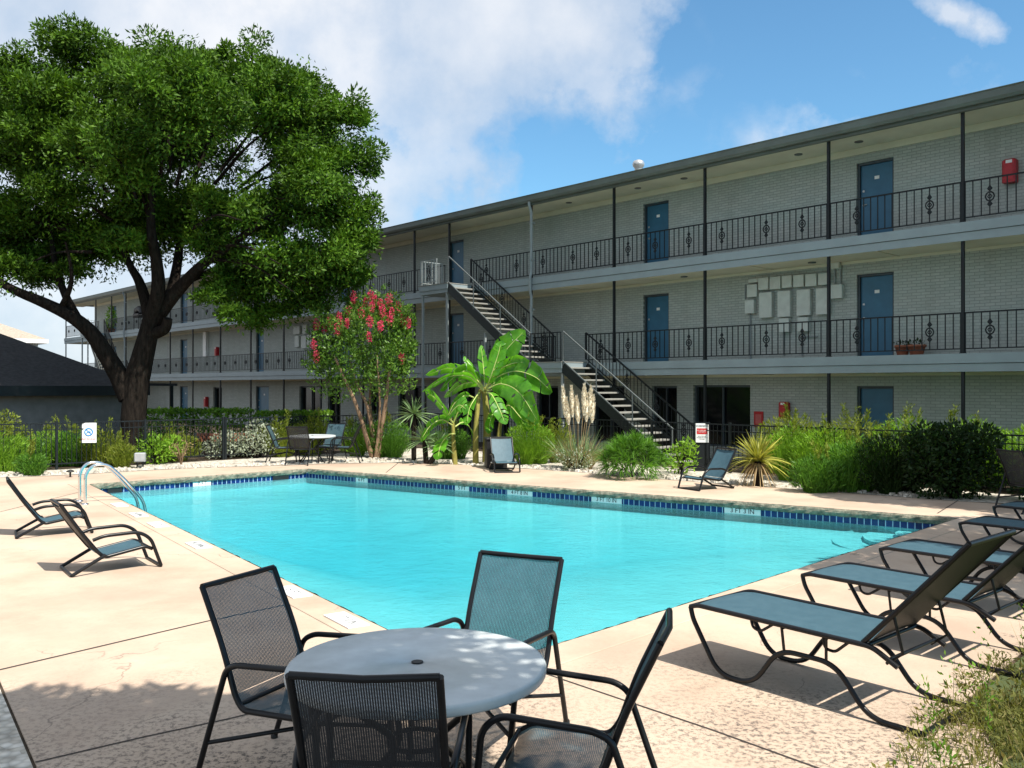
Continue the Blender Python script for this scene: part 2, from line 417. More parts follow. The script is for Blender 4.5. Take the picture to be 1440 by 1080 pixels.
def mk_sling():
    t = NT('sling_mesh_fabric'); c = t.coord()
    sep = t.node('ShaderNodeSeparateXYZ'); t.link(c, sep.inputs[0])
    zy = t.math('SUBTRACT', sep.outputs[2], sep.outputs[1])
    fx = t.math('FRACT', t.math('MULTIPLY', sep.outputs[0], 105)); fy = t.math('FRACT', t.math('MULTIPLY', zy, 120))
    hole = t.math('MULTIPLY', t.math('LESS_THAN', fx, .36), t.math('LESS_THAN', fy, .38))
    n = t.noise(c, 9, 5)
    col = t.ramp(n, [(.3, (.035, .075, .095)), (.7, (.055, .105, .13))])
    col = t.mix(t.node('ShaderNodeNewGeometry').outputs['Backfacing'], col, (.016, .018, .022)); t.set(col, .5, 0, .5)  # reverse coloured near-black: shade on the chair's rear painted in
    tr = t.node('ShaderNodeBsdfTransparent'); mx = t.node('ShaderNodeMixShader')
    t.link(t.math('MULTIPLY', hole, .95), mx.inputs[0])
    t.link(t.p.outputs[0], mx.inputs[1]); t.link(tr.outputs[0], mx.inputs[2]); t.link(mx.outputs[0], t.o.inputs[0]); return t.m
M['sling'] = mk_sling()
def mk_lounge():
    t = NT('blue_grey_sling'); c = t.coord()
    col = t.ramp(t.noise(c, 11, 6), [(.3, (.042, .092, .12)), (.7, (.058, .115, .145))])
    col = t.mix(t.node('ShaderNodeNewGeometry').outputs['Backfacing'], col, (.006, .007, .008))  # shade of the side turned from the sun, put into the reverse colour
    wv = t.node('ShaderNodeTexWave', bands_direction='X'); wv.inputs['Scale'].default_value = 60; t.link(c, wv.inputs['Vector'])
    t.bump(wv.outputs['Fac'], .15, .002); return t.set(col, .5, 0, .3)
M['lounge_sling'] = mk_lounge()
M['tabletop'] = paint('grey_table_top', (.50, .53, .53), .42, .12, 7, 0, .05, .5)
M['chrome'] = NT('polished_steel').set((.72, .72, .72), .12, 1)
M['block'] = paint('grey_block_wall', (.21, .19, .175), .9, .2, 3, 0, .3)
M['shingle'] = paint('dark_shingle', (.035, .033, .034), .95, .4, 9, 0, .6)
M['tanroof'] = paint('tan_shingle', (.36, .30, .24), .9, .2, 7)
M['black'] = paint('black_plastic', (.012, .012, .013), .5)
M['lamp'] = paint('grey_lamp_housing', (.32, .34, .34), .45, .15, 9)

# ------------------------------------------------------------------ camera, sun, sky
cam = bpy.data.cameras.new('camera'); co = bpy.data.objects.new('camera', cam); C.objects.link(co)
cam.sensor_width = 36; cam.lens = F / 1440 * 36; cam.clip_end = 3000; cam.clip_start = .05
co.location = (0, 0, H); co.rotation_euler = (rad(90 + math.degrees(math.atan(3 / F))), 0, 0); S.camera = co
SE = rad(55); SA = math.atan2(.67, -.742)            # azimuth measured from +Y towards +X
sd = Vector((math.sin(SA) * math.cos(SE), math.cos(SA) * math.cos(SE), math.sin(SE)))
sl = bpy.data.lights.new('sun', 'SUN'); sl.energy = 4.4; sl.angle = rad(.5); sl.color = (1, .95, .86)
so = bpy.data.objects.new('sun', sl); C.objects.link(so); so.rotation_euler = sd.to_track_quat('Z', 'Y').to_euler(); so.location = sd * 60
wd = bpy.data.worlds.new('World'); S.world = wd; wd.use_nodes = True
t = wd.node_tree
class WT(NT):
    def __init__(s, tree): s.t = tree; s.n = tree.nodes; s.l = tree.links
w = WT(t); bg = w.n['Background']
sky = w.node('ShaderNodeTexSky', sky_type='NISHITA', sun_disc=False, sun_elevation=SE, sun_rotation=SA, air_density=1.0, dust_density=.6, ozone_density=2.2)
gen = w.node('ShaderNodeTexCoord').outputs['Generated']
sep = w.node('ShaderNodeSeparateXYZ'); w.link(gen, sep.inputs[0])
yy = w.math('MAXIMUM', w.math('ABSOLUTE', sep.outputs[1]), .05)
ax = w.math('DIVIDE', sep.outputs[0], yy); az = w.math('DIVIDE', sep.outputs[2], yy)
n1 = w.noise(gen, 3.2, 9, .58); n2 = w.noise(gen, 7.0, 8, .6); n3 = w.noise(gen, 2.2, 5, .5)
# a broad bank of cloud west of the building, broken at its eastern edge
bank = w.math('SUBTRACT', .165, w.math('SUBTRACT', ax, w.math('MULTIPLY', w.math('SUBTRACT', az, .40), .75)))
bank = w.math('MINIMUM', w.math('MAXIMUM', w.math('MULTIPLY', bank, 1.5), -.155), .26)
m1 = w.math('ADD', w.math('ADD', n1, bank), w.math('MULTIPLY', w.math('SUBTRACT', n2, .5), .55))
wisp = w.math('MULTIPLY', w.ramp(w.noise(gen, 9, 8, .6), [(.50, 0), (.68, .6)]), w.ramp(w.noise(gen, 4.2, 2), [(.50, 0), (.60, 1)]))
m1 = w.ramp(m1, [(.47, 0), (.585, .78), (.75, 1)])
# a small puff to the east
dx = w.math('SUBTRACT', ax, .50); dz = w.math('SUBTRACT', az, .422)
dz2 = w.math('ADD', dz, w.math('MULTIPLY', dx, .35))
dd = w.math('SQRT', w.math('ADD', w.math('MULTIPLY', dx, dx), w.math('MULTIPLY', w.math('MULTIPLY', dz2, dz2), 5)))
m2 = w.ramp(w.math('ADD', w.math('MULTIPLY', dd, -7), w.math('ADD', .72, w.math('MULTIPLY', w.math('SUBTRACT', n2, .5), 1.5))), [(.30, 0), (.55, .9)])
mm = w.math('MAXIMUM', w.math('MAXIMUM', m1, m2), wisp)
ccol = w.mix(w.ramp(w.math('ADD', n3, w.math('MULTIPLY', w.math('SUBTRACT', n2, .5), .5)), [(.38, 0), (.66, 1)]), (3.7, 4.5, 5.6), (6.9, 6.9, 7.0))
skyc = w.mix(1.0, sky.outputs[0], (.80, 1.19, 1.27), 'MULTIPLY')
w.link(w.mix(w.math('MULTIPLY', mm, .88), skyc, ccol), bg.inputs[0]); bg.inputs[1].default_value = .085
S.view_settings.view_transform = 'Standard'; S.view_settings.look = 'None'; S.view_settings.exposure = .80; S.view_settings.gamma = 1
S.cycles.max_bounces = 8; S.cycles.transparent_max_bounces = 16
S.cycles.use_denoising = True
S.cycles.caustics_reflective = False; S.cycles.caustics_refractive = False

# ------------------------------------------------------------------ ground, deck, pool
P1, P2, P3, P4 = (-8.87, 18.42), (-5.09, 21.9), (6.96, 13.67), (-.29, 6.3)
POOL = [P4, P3, P2, P1]
def offset(poly, d):
    out = []; n = len(poly)
    for i in range(n):
        a, b, c = Vector(poly[i - 1]), Vector(poly[i]), Vector(poly[(i + 1) % n])
        e1, e2 = (b - a).normalized(), (c - b).normalized()
        n1_, n2_ = Vector((e1.y, -e1.x)), Vector((e2.y, -e2.x))
        k = (n1_ + n2_).normalized(); out.append(tuple(b + k * d / max(.3, k.dot(n1_))))
    return out
OUT = offset(POOL, .34)
g = MB(); g.holed([(-900, -900), (900, -900), (900, 1500), (-900, 1500)], offset(POOL, .2), -.012)
tag(g.build('ground', M['soil']), 'brown soil and mulch around the buildings and beds', 'ground', kind='structure')
DECK = [(-3.70, 6.33), (-2.54, 4.73), (-1.1, 2.9), (.2, .6), (1.0, -1.5), (3.4, -1.0), (2.3, 3.6), (2.95, 5.75), (4.2, 7.1), (9.6, 12.5), (10.2, 14.3), G(1350, 705), G(1250, 697.5),
        G(1170, 692), G(1080, 685), G(1000, 679), G(900, 672), G(800, 663), G(720, 658), G(640, 653), G(560, 651), G(470, 652), G(360, 656), G(280, 658), G(200, 662), G(100, 668), G(0, 672), (-13.5, 18.5), (-16, 12), (-9, 3), (-6.2, 3.0)]
d = MB(); d.holed(DECK, offset(POOL, .33), 0.0)
tag(d.build('pool_deck', M['deck']), 'pale tan concrete deck around the pool', 'deck', kind='structure')
e = MB()
n = len(DECK)
e.add([(*p, 0) for p in DECK] + [(*p, -.011) for p in DECK], [(i, n + i, n + (i + 1) % n, (i + 1) % n) for i in range(n)])
tag(e.build('deck_edge', M['deck']), kind='structure')
# gravel beds
gr = MB()
gr.poly([(-16, 12), (-13.5, 18.5), G(0, 671), G(100, 667), G(200, 661), G(280, 657), G(360, 655), G(470, 651), G(560, 650), G(640, 652), G(720, 657), G(800, 662), G(900, 671), G(1000, 678), G(1080, 684), G(1170, 691), G(1250, 696.5), G(1350, 704), (10.5, 14.6), (11.2, 15.0), B(-1, 3.0)[:2], B(8, 3.0)[:2], B(13, 3.0)[:2], (-2.85, 29.4), (-8, 24.6), (-12.1, 20.9), (-18, 15)][::-1], -.008)
gr.poly([(-3.72, 6.33), (-6.2, 3.0), (-3, 0), (.1, .5), (-1.12, 2.9), (-2.56, 4.73)], -.008)
tag(gr.build('gravel_bed', M['gravel']), 'white gravel planting beds beside the deck', 'gravel', kind='structure')
lw = MB(); lw.poly([(2.32, 3.6), (3.4, -1.0), (12, 4), (14, 12), (10.3, 14.2), (9.65, 12.5), (4.25, 7.1), (2.98, 5.75)], -.006)
tag(lw.build('lawn', M['lawn']), 'rough ground beside the deck under the weeds', 'lawn', kind='structure')
# loose stones
st = MB()
for i in range(900):
    if i < 620:
        px = rng.uniform(0, 1290); base = np.interp(px, [0, 100, 200, 360, 470, 560, 720, 900, 1080, 1250, 1300], [671, 667, 661, 655, 651, 650, 657, 671, 684, 696, 701])
        x, y = G(px, base - rng.uniform(.2, 5)); r = rng.uniform(.03, .085)
    else:
        s_ = rng.random(); x, y = -3.8 - 0.1 + s_ * 1.3 - rng.random() * .9, 6.2 - s_ * 1.6 - rng.random() * .6; r = rng.uniform(.01, .03)
    a = rng.uniform(0, 3)
    vs = [(x + r * rng.uniform(.7, 1.2) * math.cos(a + k * 1.257), y + r * rng.uniform(.7, 1.2) * math.sin(a + k * 1.257), -.01) for k in range(5)]
    st.add(vs + [(v[0] * .75 + x * .25, v[1] * .75 + y * .25, r * rng.uniform(.4, .7)) for v in vs] , [(k, (k + 1) % 5, 5 + (k + 1) % 5, 5 + k) for k in range(5)] + [(5, 6, 7, 8, 9)])
o = st.build('pebbles', M['gravel']); tag(o, 'loose white stones along the edge of the deck', 'stones', kind='stuff')
# control joints in the concrete
j = MB()
def joint(pts, wdt=.018, z=.004):
    for a, b in zip(pts, pts[1:]):
        a, b = Vector(a), Vector(b); nn = (b - a).normalized(); nn = Vector((nn.y, -nn.x)) * wdt / 2
        j.add([(*(a - nn), z), (*(b - nn), z), (*(b + nn), z), (*(a + nn), z)], [(0, 1, 2, 3)])
joint([G(0, 942), G(120, 914), G(290, 874), G(400, 851), G(440, 843), G(462, 847), G(484, 858)], .022)
joint([G(50, 1072), G(200, 1037), G(330, 1009), G(520, 960), G(660, 925)], .014)
joint([G(640, 905), G(760, 945), G(890, 989), G(1000, 1026), G(1150, 1080), (2.2, 4.1)], .014)
joint([G(1318, 722), G(1347, 704)], .02)
joint([G(560, 651), G(540, 667)], .02); joint([G(0, 720), G(120, 690)], .014)
tag(j.build('deck_joint', M['joint']), kind='structure')
# coping: four mitred lengths with an overhanging nose
INN = offset(POOL, -.02)
OUT2 = offset(POOL, .325)
for i in range(4):
    k = (i + 1) % 4
    far = i in (1, 2)
    c = MB(); m_ = 4 if far else 1
    a0, a1, b0, b1 = Vector(INN[i]), Vector(INN[k]), Vector(OUT2[i]), Vector(OUT2[k])
    c.add([(*a0, .012), (*a1, .012), (*b1, .006), (*b0, .006), (*a0, -.1), (*a1, -.1), (*b1, -.1), (*b0, -.1)],
          [(3, 2, 1, 0), (0, 1, 5, 4), (1, 2, 6, 5), (2, 3, 7, 6), (3, 0, 4, 7), (4, 5, 6, 7)])
    o = c.build('pool_coping', M['deck'], bevel=.012); tag(o, kind='structure')
    # rough nose face on the far sides
    dv = (a1 - a0); L = dv.length; dn = dv / L; nn = Vector((dn.y, -dn.x))
    q = MB(); seg = int(L / .09); vs = []
    for s_ in range(seg + 1):
        p = a0 + dv * (.004 + .992 * s_ / seg)
        for z_, o_ in ((.010, -.006), (-.02, -.03), (-.055, -.036), (-.1, -.02), (-.118, -.004)):
            b = p + nn * (o_ + rng.uniform(-.012, .010)); vs.append((b.x, b.y, z_ + rng.uniform(-.004, .003)))
    q.add(vs, [(s_ * 5 + r_, s_ * 5 + r_ + 1, s_ * 5 + r_ + 6, s_ * 5 + r_ + 5) for s_ in range(seg) for r_ in range(4)])
    tag(q.build('coping_nose', M['coping']), kind='structure')
# shell: tile band, walls, floor
WL = -.215
def depth(p):
    k = (Vector(p) - Vector((-6.5, 19.8))).length
    return -2.1 + 1.05 * min(1, max(0, (k - 2.5) / 9))
for i in range(4):
    k = (i + 1) % 4; a, b = Vector(POOL[i]), Vector(POOL[k]); L = (b - a).length; ang = math.atan2(b.y - a.y, b.x - a.x)
    q = MB(); q.add([(0, 0, -.105 - WL + .1), (L, 0, -.105 - WL + .1), (L, 0, -.03), (0, 0, -.03)], [(3, 2, 1, 0)])
    q.v = [(x, y, z + .0) for x, y, z in [(0, 0, .13), (L, 0, .13), (L, 0, -.0), (0, 0, -.0)]]
    o = q.build('pool_tile', M['tile']); o.location = (a.x, a.y, -.23); o.rotation_euler.z = ang; tag(o, kind='structure')
sh = MB(); rings = []
for i in range(4):
    k = (i + 1) % 4
    for s_ in range(12):
        rings.append(tuple(Vector(POOL[i]).lerp(Vector(POOL[k]), s_ / 12)))
nR = len(rings)
vs = [(*p, -.232) for p in rings] + [(*p, -.36) for p in rings]
fs = [(i, (i + 1) % nR, nR + (i + 1) % nR, nR + i) for i in range(nR)]
cc = Vector((-1.5, 14.0))
for lv in range(1, 9):
    for p in rings:
        q = Vector(p).lerp(cc, lv / 8); s_ = lv / 8; vs.append((*q, -.36 + (depth(q) + .36) * .62 * (s_ * s_ * (3 - 2 * s_))))
    b0 = nR * lv; fs += [(b0 + i, b0 + (i + 1) % nR, b0 + nR + (i + 1) % nR, b0 + nR + i) for i in range(nR)]
sh.add(vs, fs, True)
tag(sh.build('pool_shell', M['plaster']), 'pale aqua plaster floor and walls of the pool', 'pool', kind='structure')
wt = MB(); wt.poly(POOL, WL)
lo_ = [(x_, y_, z_ + .006) for x_, y_, z_ in vs[nR:]]
wv_ = [(*p, WL) for p in rings] + lo_
wt = MB(); wt.add(wv_, [tuple(range(nR))] + [(i, nR + i, nR + (i + 1) % nR, (i + 1) % nR) for i in range(nR)] + [tuple(i_ for i_ in f_)[::-1] for f_ in fs[nR:]])
tag(wt.build('water', M['water']), 'clear turquoise water of the swimming pool', 'water', kind='structure')
stp = MB()
for q_, (r0, z_) in enumerate(((.9, -.27), (1.35, -.33), (1.8, -.39))):
    c0 = Vector(P3); e1 = (Vector(P4) - c0).normalized(); e2 = (Vector(P2) - c0).normalized()
    arc = [tuple(c0 + e1 * .01 + e2 * .01)] + [tuple(c0 + (e1 * math.cos(a) + e2 * math.sin(a)) * r0) for a in np.linspace(.02, 1.55, 9)]
    stp.poly(arc[::-1], -.7 - q_ * .01, z_)
tag(stp.build('pool_step', M['plaster']), kind='structure')
# skimmers in the far-left wall
a, b = Vector(P2), Vector(P1); L = (b - a).length; ang = math.atan2(b.y - a.y, b.x - a.x)
for s_, wd_ in ((L - .55, .3), (.72, .42)):
    q = MB(); q.box(s_ - wd_ / 2, s_ + wd_ / 2, .0, .02, -.22, -.1)
    o = q.build('skimmer', M['black']); o.location = (a.x, a.y, 0); o.rotation_euler.z = ang
    tag(o, 'dark skimmer mouth in the blue tile next to the ladder' if s_ > 2 else 'dark skimmer mouth in the blue tile near the pool jog', 'skimmer', 'skimmer mouths in the pool wall')
# depth markers on the tile band
def marker(px, py, word, wdt, side, label):
    i = {'A': 1, 'D': 2}[side]; a, b = Vector(POOL[i]), Vector(POOL[(i + 1) % 4])
    dn = (b - a).normalized(); aa = (px - CX) / F
    s_ = (aa * a.y - a.x) / (dn.x - aa * dn.y); p = a + dn * s_
    ang = math.atan2(dn.y, dn.x)
    r = empty('depth_marker', (p.x, p.y, -.165), label, 'depth marker', 'depth markers on the pool wall', ang + math.pi)
    q = MB(); q.box(-wdt / 2, wdt / 2, -.012, 0, -.062, .062); q.build('plate', M['white'], r)
    text(word, .115, (0, -.0135, 0), (rad(90), 0, 0), M['ink'], r, wide=min(1.0, wdt / (len(word) * .075)))
marker(284, 677, '7 FT', .42, 'D', 'white tile plate reading 7 FT on the pool wall')
marker(509, 672, '6 FT', .38, 'A', 'white tile plate reading 6 FT on the pool wall')
marker(650, 686, '5 FT', .38, 'A', 'white tile plate reading 5 FT on the pool wall')
marker(731, 692, '4 FT 8 IN', .62, 'A', 'white tile plate reading 4 FT 8 IN on the pool wall')
marker(853, 703, '3 FT 10 IN', .66, 'A', 'white tile plate reading 3 FT 10 IN on the pool wall')
marker(1044, 721, '3 FT 3 IN', .66, 'A', 'white tile plate reading 3 FT 3 IN on the pool wall')
# markers set flush into the deck by the near edge
bd = (Vector(P1) - Vector(P4)).normalized(); bang = math.atan2(bd.y, bd.x)
for px, py, word, lab in ((168, 711, '7 FT', 'farthest white depth tile in the deck, beside the ladder'), (195, 725, 'NO DIVING', 'white no-diving tile in the deck, next after the one beside the ladder'),
                          (222, 739, '6 FT', 'white depth tile in the deck behind the empty low chair'), (279, 768, 'NO DIVING', 'white no-diving tile in the deck midway along the left edge'),
                          (412, 834, '5 FT', 'white depth tile in the deck behind the left table chair'), (487, 874, '3 FT 10 IN', 'white depth tile in the deck nearest the table')):
    x, y = G(px, py); r = empty('deck_marker', (x, y, .0165), lab, 'depth marker', 'depth tiles set in the deck', bang + math.pi)
    q = MB(); q.box(-.26, .26, -.1, .1, -.006, .004); q.build('plate', M['white'], r)
    text(word, .12, (0, 0, .0045), (0, 0, 0), M['ink'], r, extr=.0006, wide=min(1, .48 / (len(word) * .078)))
# ladder rails
lr = empty('pool_ladder', (*G(118, 705), 0), 'polished steel grab rails of the pool ladder at the far left edge', 'ladder')
inw = Vector((-bd.y, bd.x)) * -1
if inw.dot(Vector((-1.5, 14)) - Vector(P1)) < 0: inw = -inw
pin = Vector(G(152, 700))
for k in (-.27, .27):
    o_ = bd * k; b_ = Vector((0, 0))
    base = -inw * .0
    pts = [(*(o_ + base), 0), (*(o_ + base), .52), (*(o_ + inw * .12), .68), (*(o_ + inw * .36), .68), (*(o_ + inw * .62), .42), (*(o_ + inw * .95), .0), (*(o_ + inw * 1.0), -.25), (*(o_ + inw * 1.0), -.9)]
    m_ = MB(); m_.tube(smooth(pts, .16, 6), .026, 10); m_.build('rail', M['chrome'], lr)
    m_ = MB(); m_.lathe([(.06, 0), (.06, .012), (.03, .025)], 16, (o_.x, o_.y, 0)); m_.build('flange', M['chrome'], lr)
m_ = MB()
for z_ in (-.35, -.65): m_.bar((*(bd * -.27 + inw * 1.0), z_), (*(bd * .27 + inw * 1.0), z_), .08, .03)
m_.build('step', M['chrome'], lr)
lr.location = (*G(116, 707), 0)
# ------------------------------------------------------------------ the long three-storey apartment building
bd_ = empty('apartment_building', (*W, 0), 'long three-storey pale brick apartment block with blue doors and iron balcony railings', 'building', None, THETA)
T0, T1 = -8.5, 57.5
FL = [0.0, 2.75, 5.55]; CE = [2.37, 5.16, 7.93]; OV = 1.27
DOORS = [(-.43, .49), (6.25, 7.2), (15.75, 16.65), (23.6, 24.5), (31.6, 32.45), (41.1, 42.1), (53.0, 53.9)]
def span(a, b, o=0): x, y = T(a, o), T(b, o); return (min(x, y), max(x, y))
GW = [(*span(917, 952), .0, 2.05), (*span(642, 668), 0, 2.05), (*span(975, 1055), .35, 2.08), (*span(690, 716), .0, 2.05), (*span(560, 600), .3, 2.05), (*span(520, 535), 0, 2.05), (*span(461, 479), 0, 2.05), (*span(421, 451), .3, 2.05), (*span(300, 312), .3, 2.0), (*span(835, 878), .3, 2.05), (*span(755, 785), .3, 2.05)]
GD = [(-.43, .49), span(360, 378), span(253, 264)]
opens = [[(a, b, 0, 2.05, 'd') for a, b in GD] + [(a, b, c, d, 'w') for a, b, c, d in GW],
         [(a, b, 0, 2.06, 'd') for a, b in DOORS], [(a, b, 0, 2.02, 'd') for a, b in DOORS]]
wl = MB(); EPS = .002
for f in range(3):
    z0, z1 = FL[f] - (.0 if f == 0 else .38), CE[f] + .0
    if f: z0 = CE[f - 1]
    x = T0
    for a, b, c, d_, k in sorted(opens[f]):
        if a < x: continue
        wl.box(x, a, -.24, 0, z0, z1)
        wl.box(a, b, -.24, 0, FL[f] + d_, z1)
        if FL[f] + c > z0: wl.box(a, b, -.24, 0, z0, FL[f] + c)
        x = b
    wl.box(x, T1, -.24, 0, z0, z1)
wl.box(T1 - .24, T1, -9.4, -.24, 0, CE[2]); wl.box(T0, T0 + .24, -9.4, -.24, 0, CE[2]); wl.box(T0 + .24, T1 - .24, -9.4, -9.2, 0, CE[2])
wl.build('wall', M['brick'], bd_)
fl = MB()
for f in (1, 2): fl.box(T0 + .25, T1 - .25, -9.19, -.26, FL[f] - .2, FL[f])
fl.build('inner_floor', M['treadmat'], bd_)
# doors and windows: frame, leaf, handle, number plate
PX_DARK = 0
for f in range(3):
    for a, b, c, d_, k in opens[f]:
        z = FL[f]
        fr = MB()
        for x0, x1 in ((a, a + .055), (b - .055, b)): fr.box(x0 + EPS, x1 - EPS, -.2, -.09 if k == 'w' else -.06, z + c, z + d_ - EPS)
        fr.box(a + .055, b - .055, -.2, -.09 if k == 'w' else -.06, z + d_ - .06, z + d_ - EPS)
        if k == 'd':
            dr = MB(); dr.bbox(a + .057, b - .057, -.17, -.12, z + .015, z + d_ - .062, .004)
            dd_ = dr.build('door', M['door'], bd_); fr.build('frame', M['doorframe'], dd_)
            h = MB(); xh = b - .13
            h.tube([(xh, -.12, z + .98), (xh, -.075, z + .98), (xh - .1, -.07, z + .98)], .012, 6); h.lathe([(.03, 0), (.03, .012)], 10, (0, 0, 0))
            h.v = [(x, y, zz) if abs(y) > .04 or zz > z + .5 else (xh + x, -.12 + zz, z + .98 + y) for x, y, zz in h.v]
            h.bbox(xh - .025, xh + .025, -.12, -.1, z + 1.3, z + 1.35, .004)
            h.build('handle', M['galv'], dd_)
            if f or a > 0:
                p = MB(); xm = (a + b) / 2; p.bbox(xm - .06, xm + .06, -.12, -.112, z + 1.58, z + 1.66, .003); p.build('number_plate', M['white'], dd_)
        else:
            for s_ in (.5,): fr.box((a + b) / 2 - .02, (a + b) / 2 + .02, -.17, -.1, z + c, z + d_ - .06)
            if c: fr.box(a + .055, b - .055, -.2, -.05, z + c + EPS, z + c + .05)
            wn = MB(); wn.box(a + .01, b - .01, -.195, -.185, z + c, z + d_); w_ = wn.build('window', M['glass'], bd_)
            fr.build('frame', M['doorframe'], w_)
# balcony slabs with two-stepped fascia, cream undersides
for f in (1, 2):
    z = FL[f]
    s = MB(); s.box(T0, T1 + 2.6, .003, OV, z - .03, z); s.box(T0, T1 + 2.6, OV - .12, OV - .02, z - .20, z - .03); 
    s.box(T1 + .003, T1 + 2.6, -5, .003, z - .03, z)
    s.build('balcony_slab', M['treadmat'], bd_)
    s = MB(); s.box(T0, T1 + 2.6, OV + .001, OV + .035, z - .21, z - .002); s.box(T0, T1 + 2.6, OV - .015, OV + .012, CE[f - 1] - .012, z - .222)
    s.box(T1 + 2.6, T1 + 2.63, -5, OV, CE[f - 1], z); s.build('fascia', M['fascia'], bd_)
    s = MB(); s.box(T0, T1 + 2.58, .004, OV - .03, CE[f - 1] - .004, CE[f - 1] + .03)
    x = T0 + 1.2
    while x < T1: s.box(x, x + .05, .01, OV - .035, CE[f - 1] - .022, CE[f - 1] - .006); x += 3.35
    s.box(T0, T1, .004, .05, CE[f - 1] - .07, CE[f - 1] - .006)
    s.box(T1 + .01, T1 + 2.58, -5, .0, CE[f - 1] - .004, CE[f - 1] + .03)
    s.build('soffit', M['soffit'], bd_)
s = MB(); s.box(T0 - .3, T1 + 2.6, .004, OV + .02, CE[2], CE[2] + .04); s.box(T0, T1, .004, .07, CE[2] - .16, CE[2] - .003); s.build('soffit', M['soffit'], bd_)
# roof: shallow pitch, gutter with a rolled lip
rf = MB()
prof = [(-9.9, 8.0), (OV + .08, 8.0), (OV + .08, 8.16), (-4.6, 8.62), (-9.9, 8.16)]
n_ = len(prof); rf.add([(T0 - .4, *p) for p in prof] + [(T1 + 2.7, *p) for p in prof], [tuple(range(n_)), tuple(range(2 * n_ - 1, n_ - 1, -1))] + [(i, n_ + i, n_ + (i + 1) % n_, (i + 1) % n_) for i in range(n_)])
roof = rf.build('roof', M['roofing'], bd_)
gt = MB(); gp = [(OV + .085, 7.965), (OV + .17, 7.965), (OV + .21, 8.03), (OV + .215, 8.17), (OV + .235, 8.185), (OV + .235, 8.2), (OV + .2, 8.2), (OV + .085, 8.19)]
n_ = len(gp); gt.add([(T0 - .4, *p) for p in gp] + [(T1 + 2.7, *p) for p in gp], [tuple(range(n_)), tuple(range(2 * n_ - 1, n_ - 1, -1))] + [(i, n_ + i, n_ + (i + 1) % n_, (i + 1) % n_) for i in range(n_)])
gt.build('gutter', M['gutter'], bd_)
gt = MB(); gt.box(T0 - .4, T1 + 2.7, OV - .03, OV + .075, 7.90, 7.995); gt.build('eave_board', M['gutter'], bd_)
v = MB(); tv = T(898, -.6); v.lathe([(.12, 8.2), (.12, 8.86), (.13, 8.9), (.18, 8.96), (.19, 9.04), (.15, 9.12), (.05, 9.16)], 20, (tv, -.6, 0)); v.build('roof_vent', M['galv'], bd_)
# posts
POSTS = [-5.7, -2.45, .6, 4.13, 7.33, 10.85, 15.1, 17.2, 20.7, 24, 27.3, 30.6, 34, 37.46, 40.6, 44.2, 47.7, 50.3, 53.4]
for x in POSTS + [60.0]:
    for f in range(3):
        if f == 2 and abs(x - 10.85) < .1: pass
        p = MB(); p.box(x - .032, x + .032, OV - .1, OV - .036, FL[f] - (.14 if f else 0), CE[f] - .004); p.box(x - .06, x + .06, OV - .125, OV - .01, FL[f], FL[f] + .014); p.build('post', M['iron'], bd_)
# railings, one panel per bay, each with scrolled ornaments
orn = MB()
for s_ in (-1, 1):
    orn.tube([(s_ * .012, 0, -.075), (s_ * .055, 0, -.045), (s_ * .07, 0, 0), (s_ * .055, 0, .045), (s_ * .012, 0, .075)], .013, 5)
    orn.tube([(s_ * .01, 0, -.03), (s_ * .035, 0, 0), (s_ * .01, 0, .03)], .011, 5)
    zc = s_ * .125
    orn.add([(0, 0, zc + .07), (.046, 0, zc), (0, 0, zc - .05), (-.046, 0, zc), (0, .012, zc), (0, -.012, zc)], [(0, 1, 4), (1, 2, 4), (2, 3, 4), (3, 0, 4), (1, 0, 5), (2, 1, 5), (3, 2, 5), (0, 3, 5)])
ORN = None
def railing(x0, x1, z, o, name='railing', parent=bd_, m=M['iron'], norn=2, axis='t'):
    global ORN
    r = MB(); L = x1 - x0
    P = (lambda a, zz: (a, o, zz)) if axis == 't' else (lambda a, zz: (o, a, zz))
    r.bar(P(x0, z + .87), P(x1, z + .87), .045, .03); r.bar(P(x0, z + .10), P(x1, z + .10), .03, .024)
    k = max(2, round(L / .165))
    for i in range(1, k): xx = x0 + L * i / k; r.bar(P(xx, z + .10), P(xx, z + .87), .019)
    r.bar(P(x0 + .012, z), P(x0 + .012, z + .87), .024); r.bar(P(x1 - .012, z), P(x1 - .012, z + .87), .024)
    ro = r.build(name, m, parent)
    for q in range(norn):
        i = round(k * (q + .5) / norn); xx = x0 + L * i / k
        if ORN is None: oo = orn.build('ornament', m, ro); ORN = oo
        else: oo = ORN.copy(); C.objects.link(oo); oo.parent = ro
        oo.location = P(xx, z + .485); oo.scale = (1.25, 1.1, 1.3); oo.rotation_euler.z = 0 if axis == 't' else math.pi / 2
    return ro
RO = OV - .068
LT3 = (13.75, 15.35); LT2 = (8.35, 9.75)
def run(z, gaps):
    xs = sorted(POSTS + [60.0] + [T0 + .02])
    for a, b in zip(xs, xs[1:]):
        segs = [(a + .034, b - .034)]
        for g0, g1 in gaps:
            ns = []
            for p, q in segs:
                if g1 <= p or g0 >= q: ns.append((p, q)); continue
                if g0 - p > .3: ns.append((p, g0))
                if q - g1 > .3: ns.append((g1, q))
            segs = ns
        for p, q in segs: railing(p, q, z, RO, norn=max(1, round((q - p) / 1.25)))
run(FL[2], [LT3, (51.4, 52.8)]); run(FL[1], [LT2, (46.6, 47.6)])
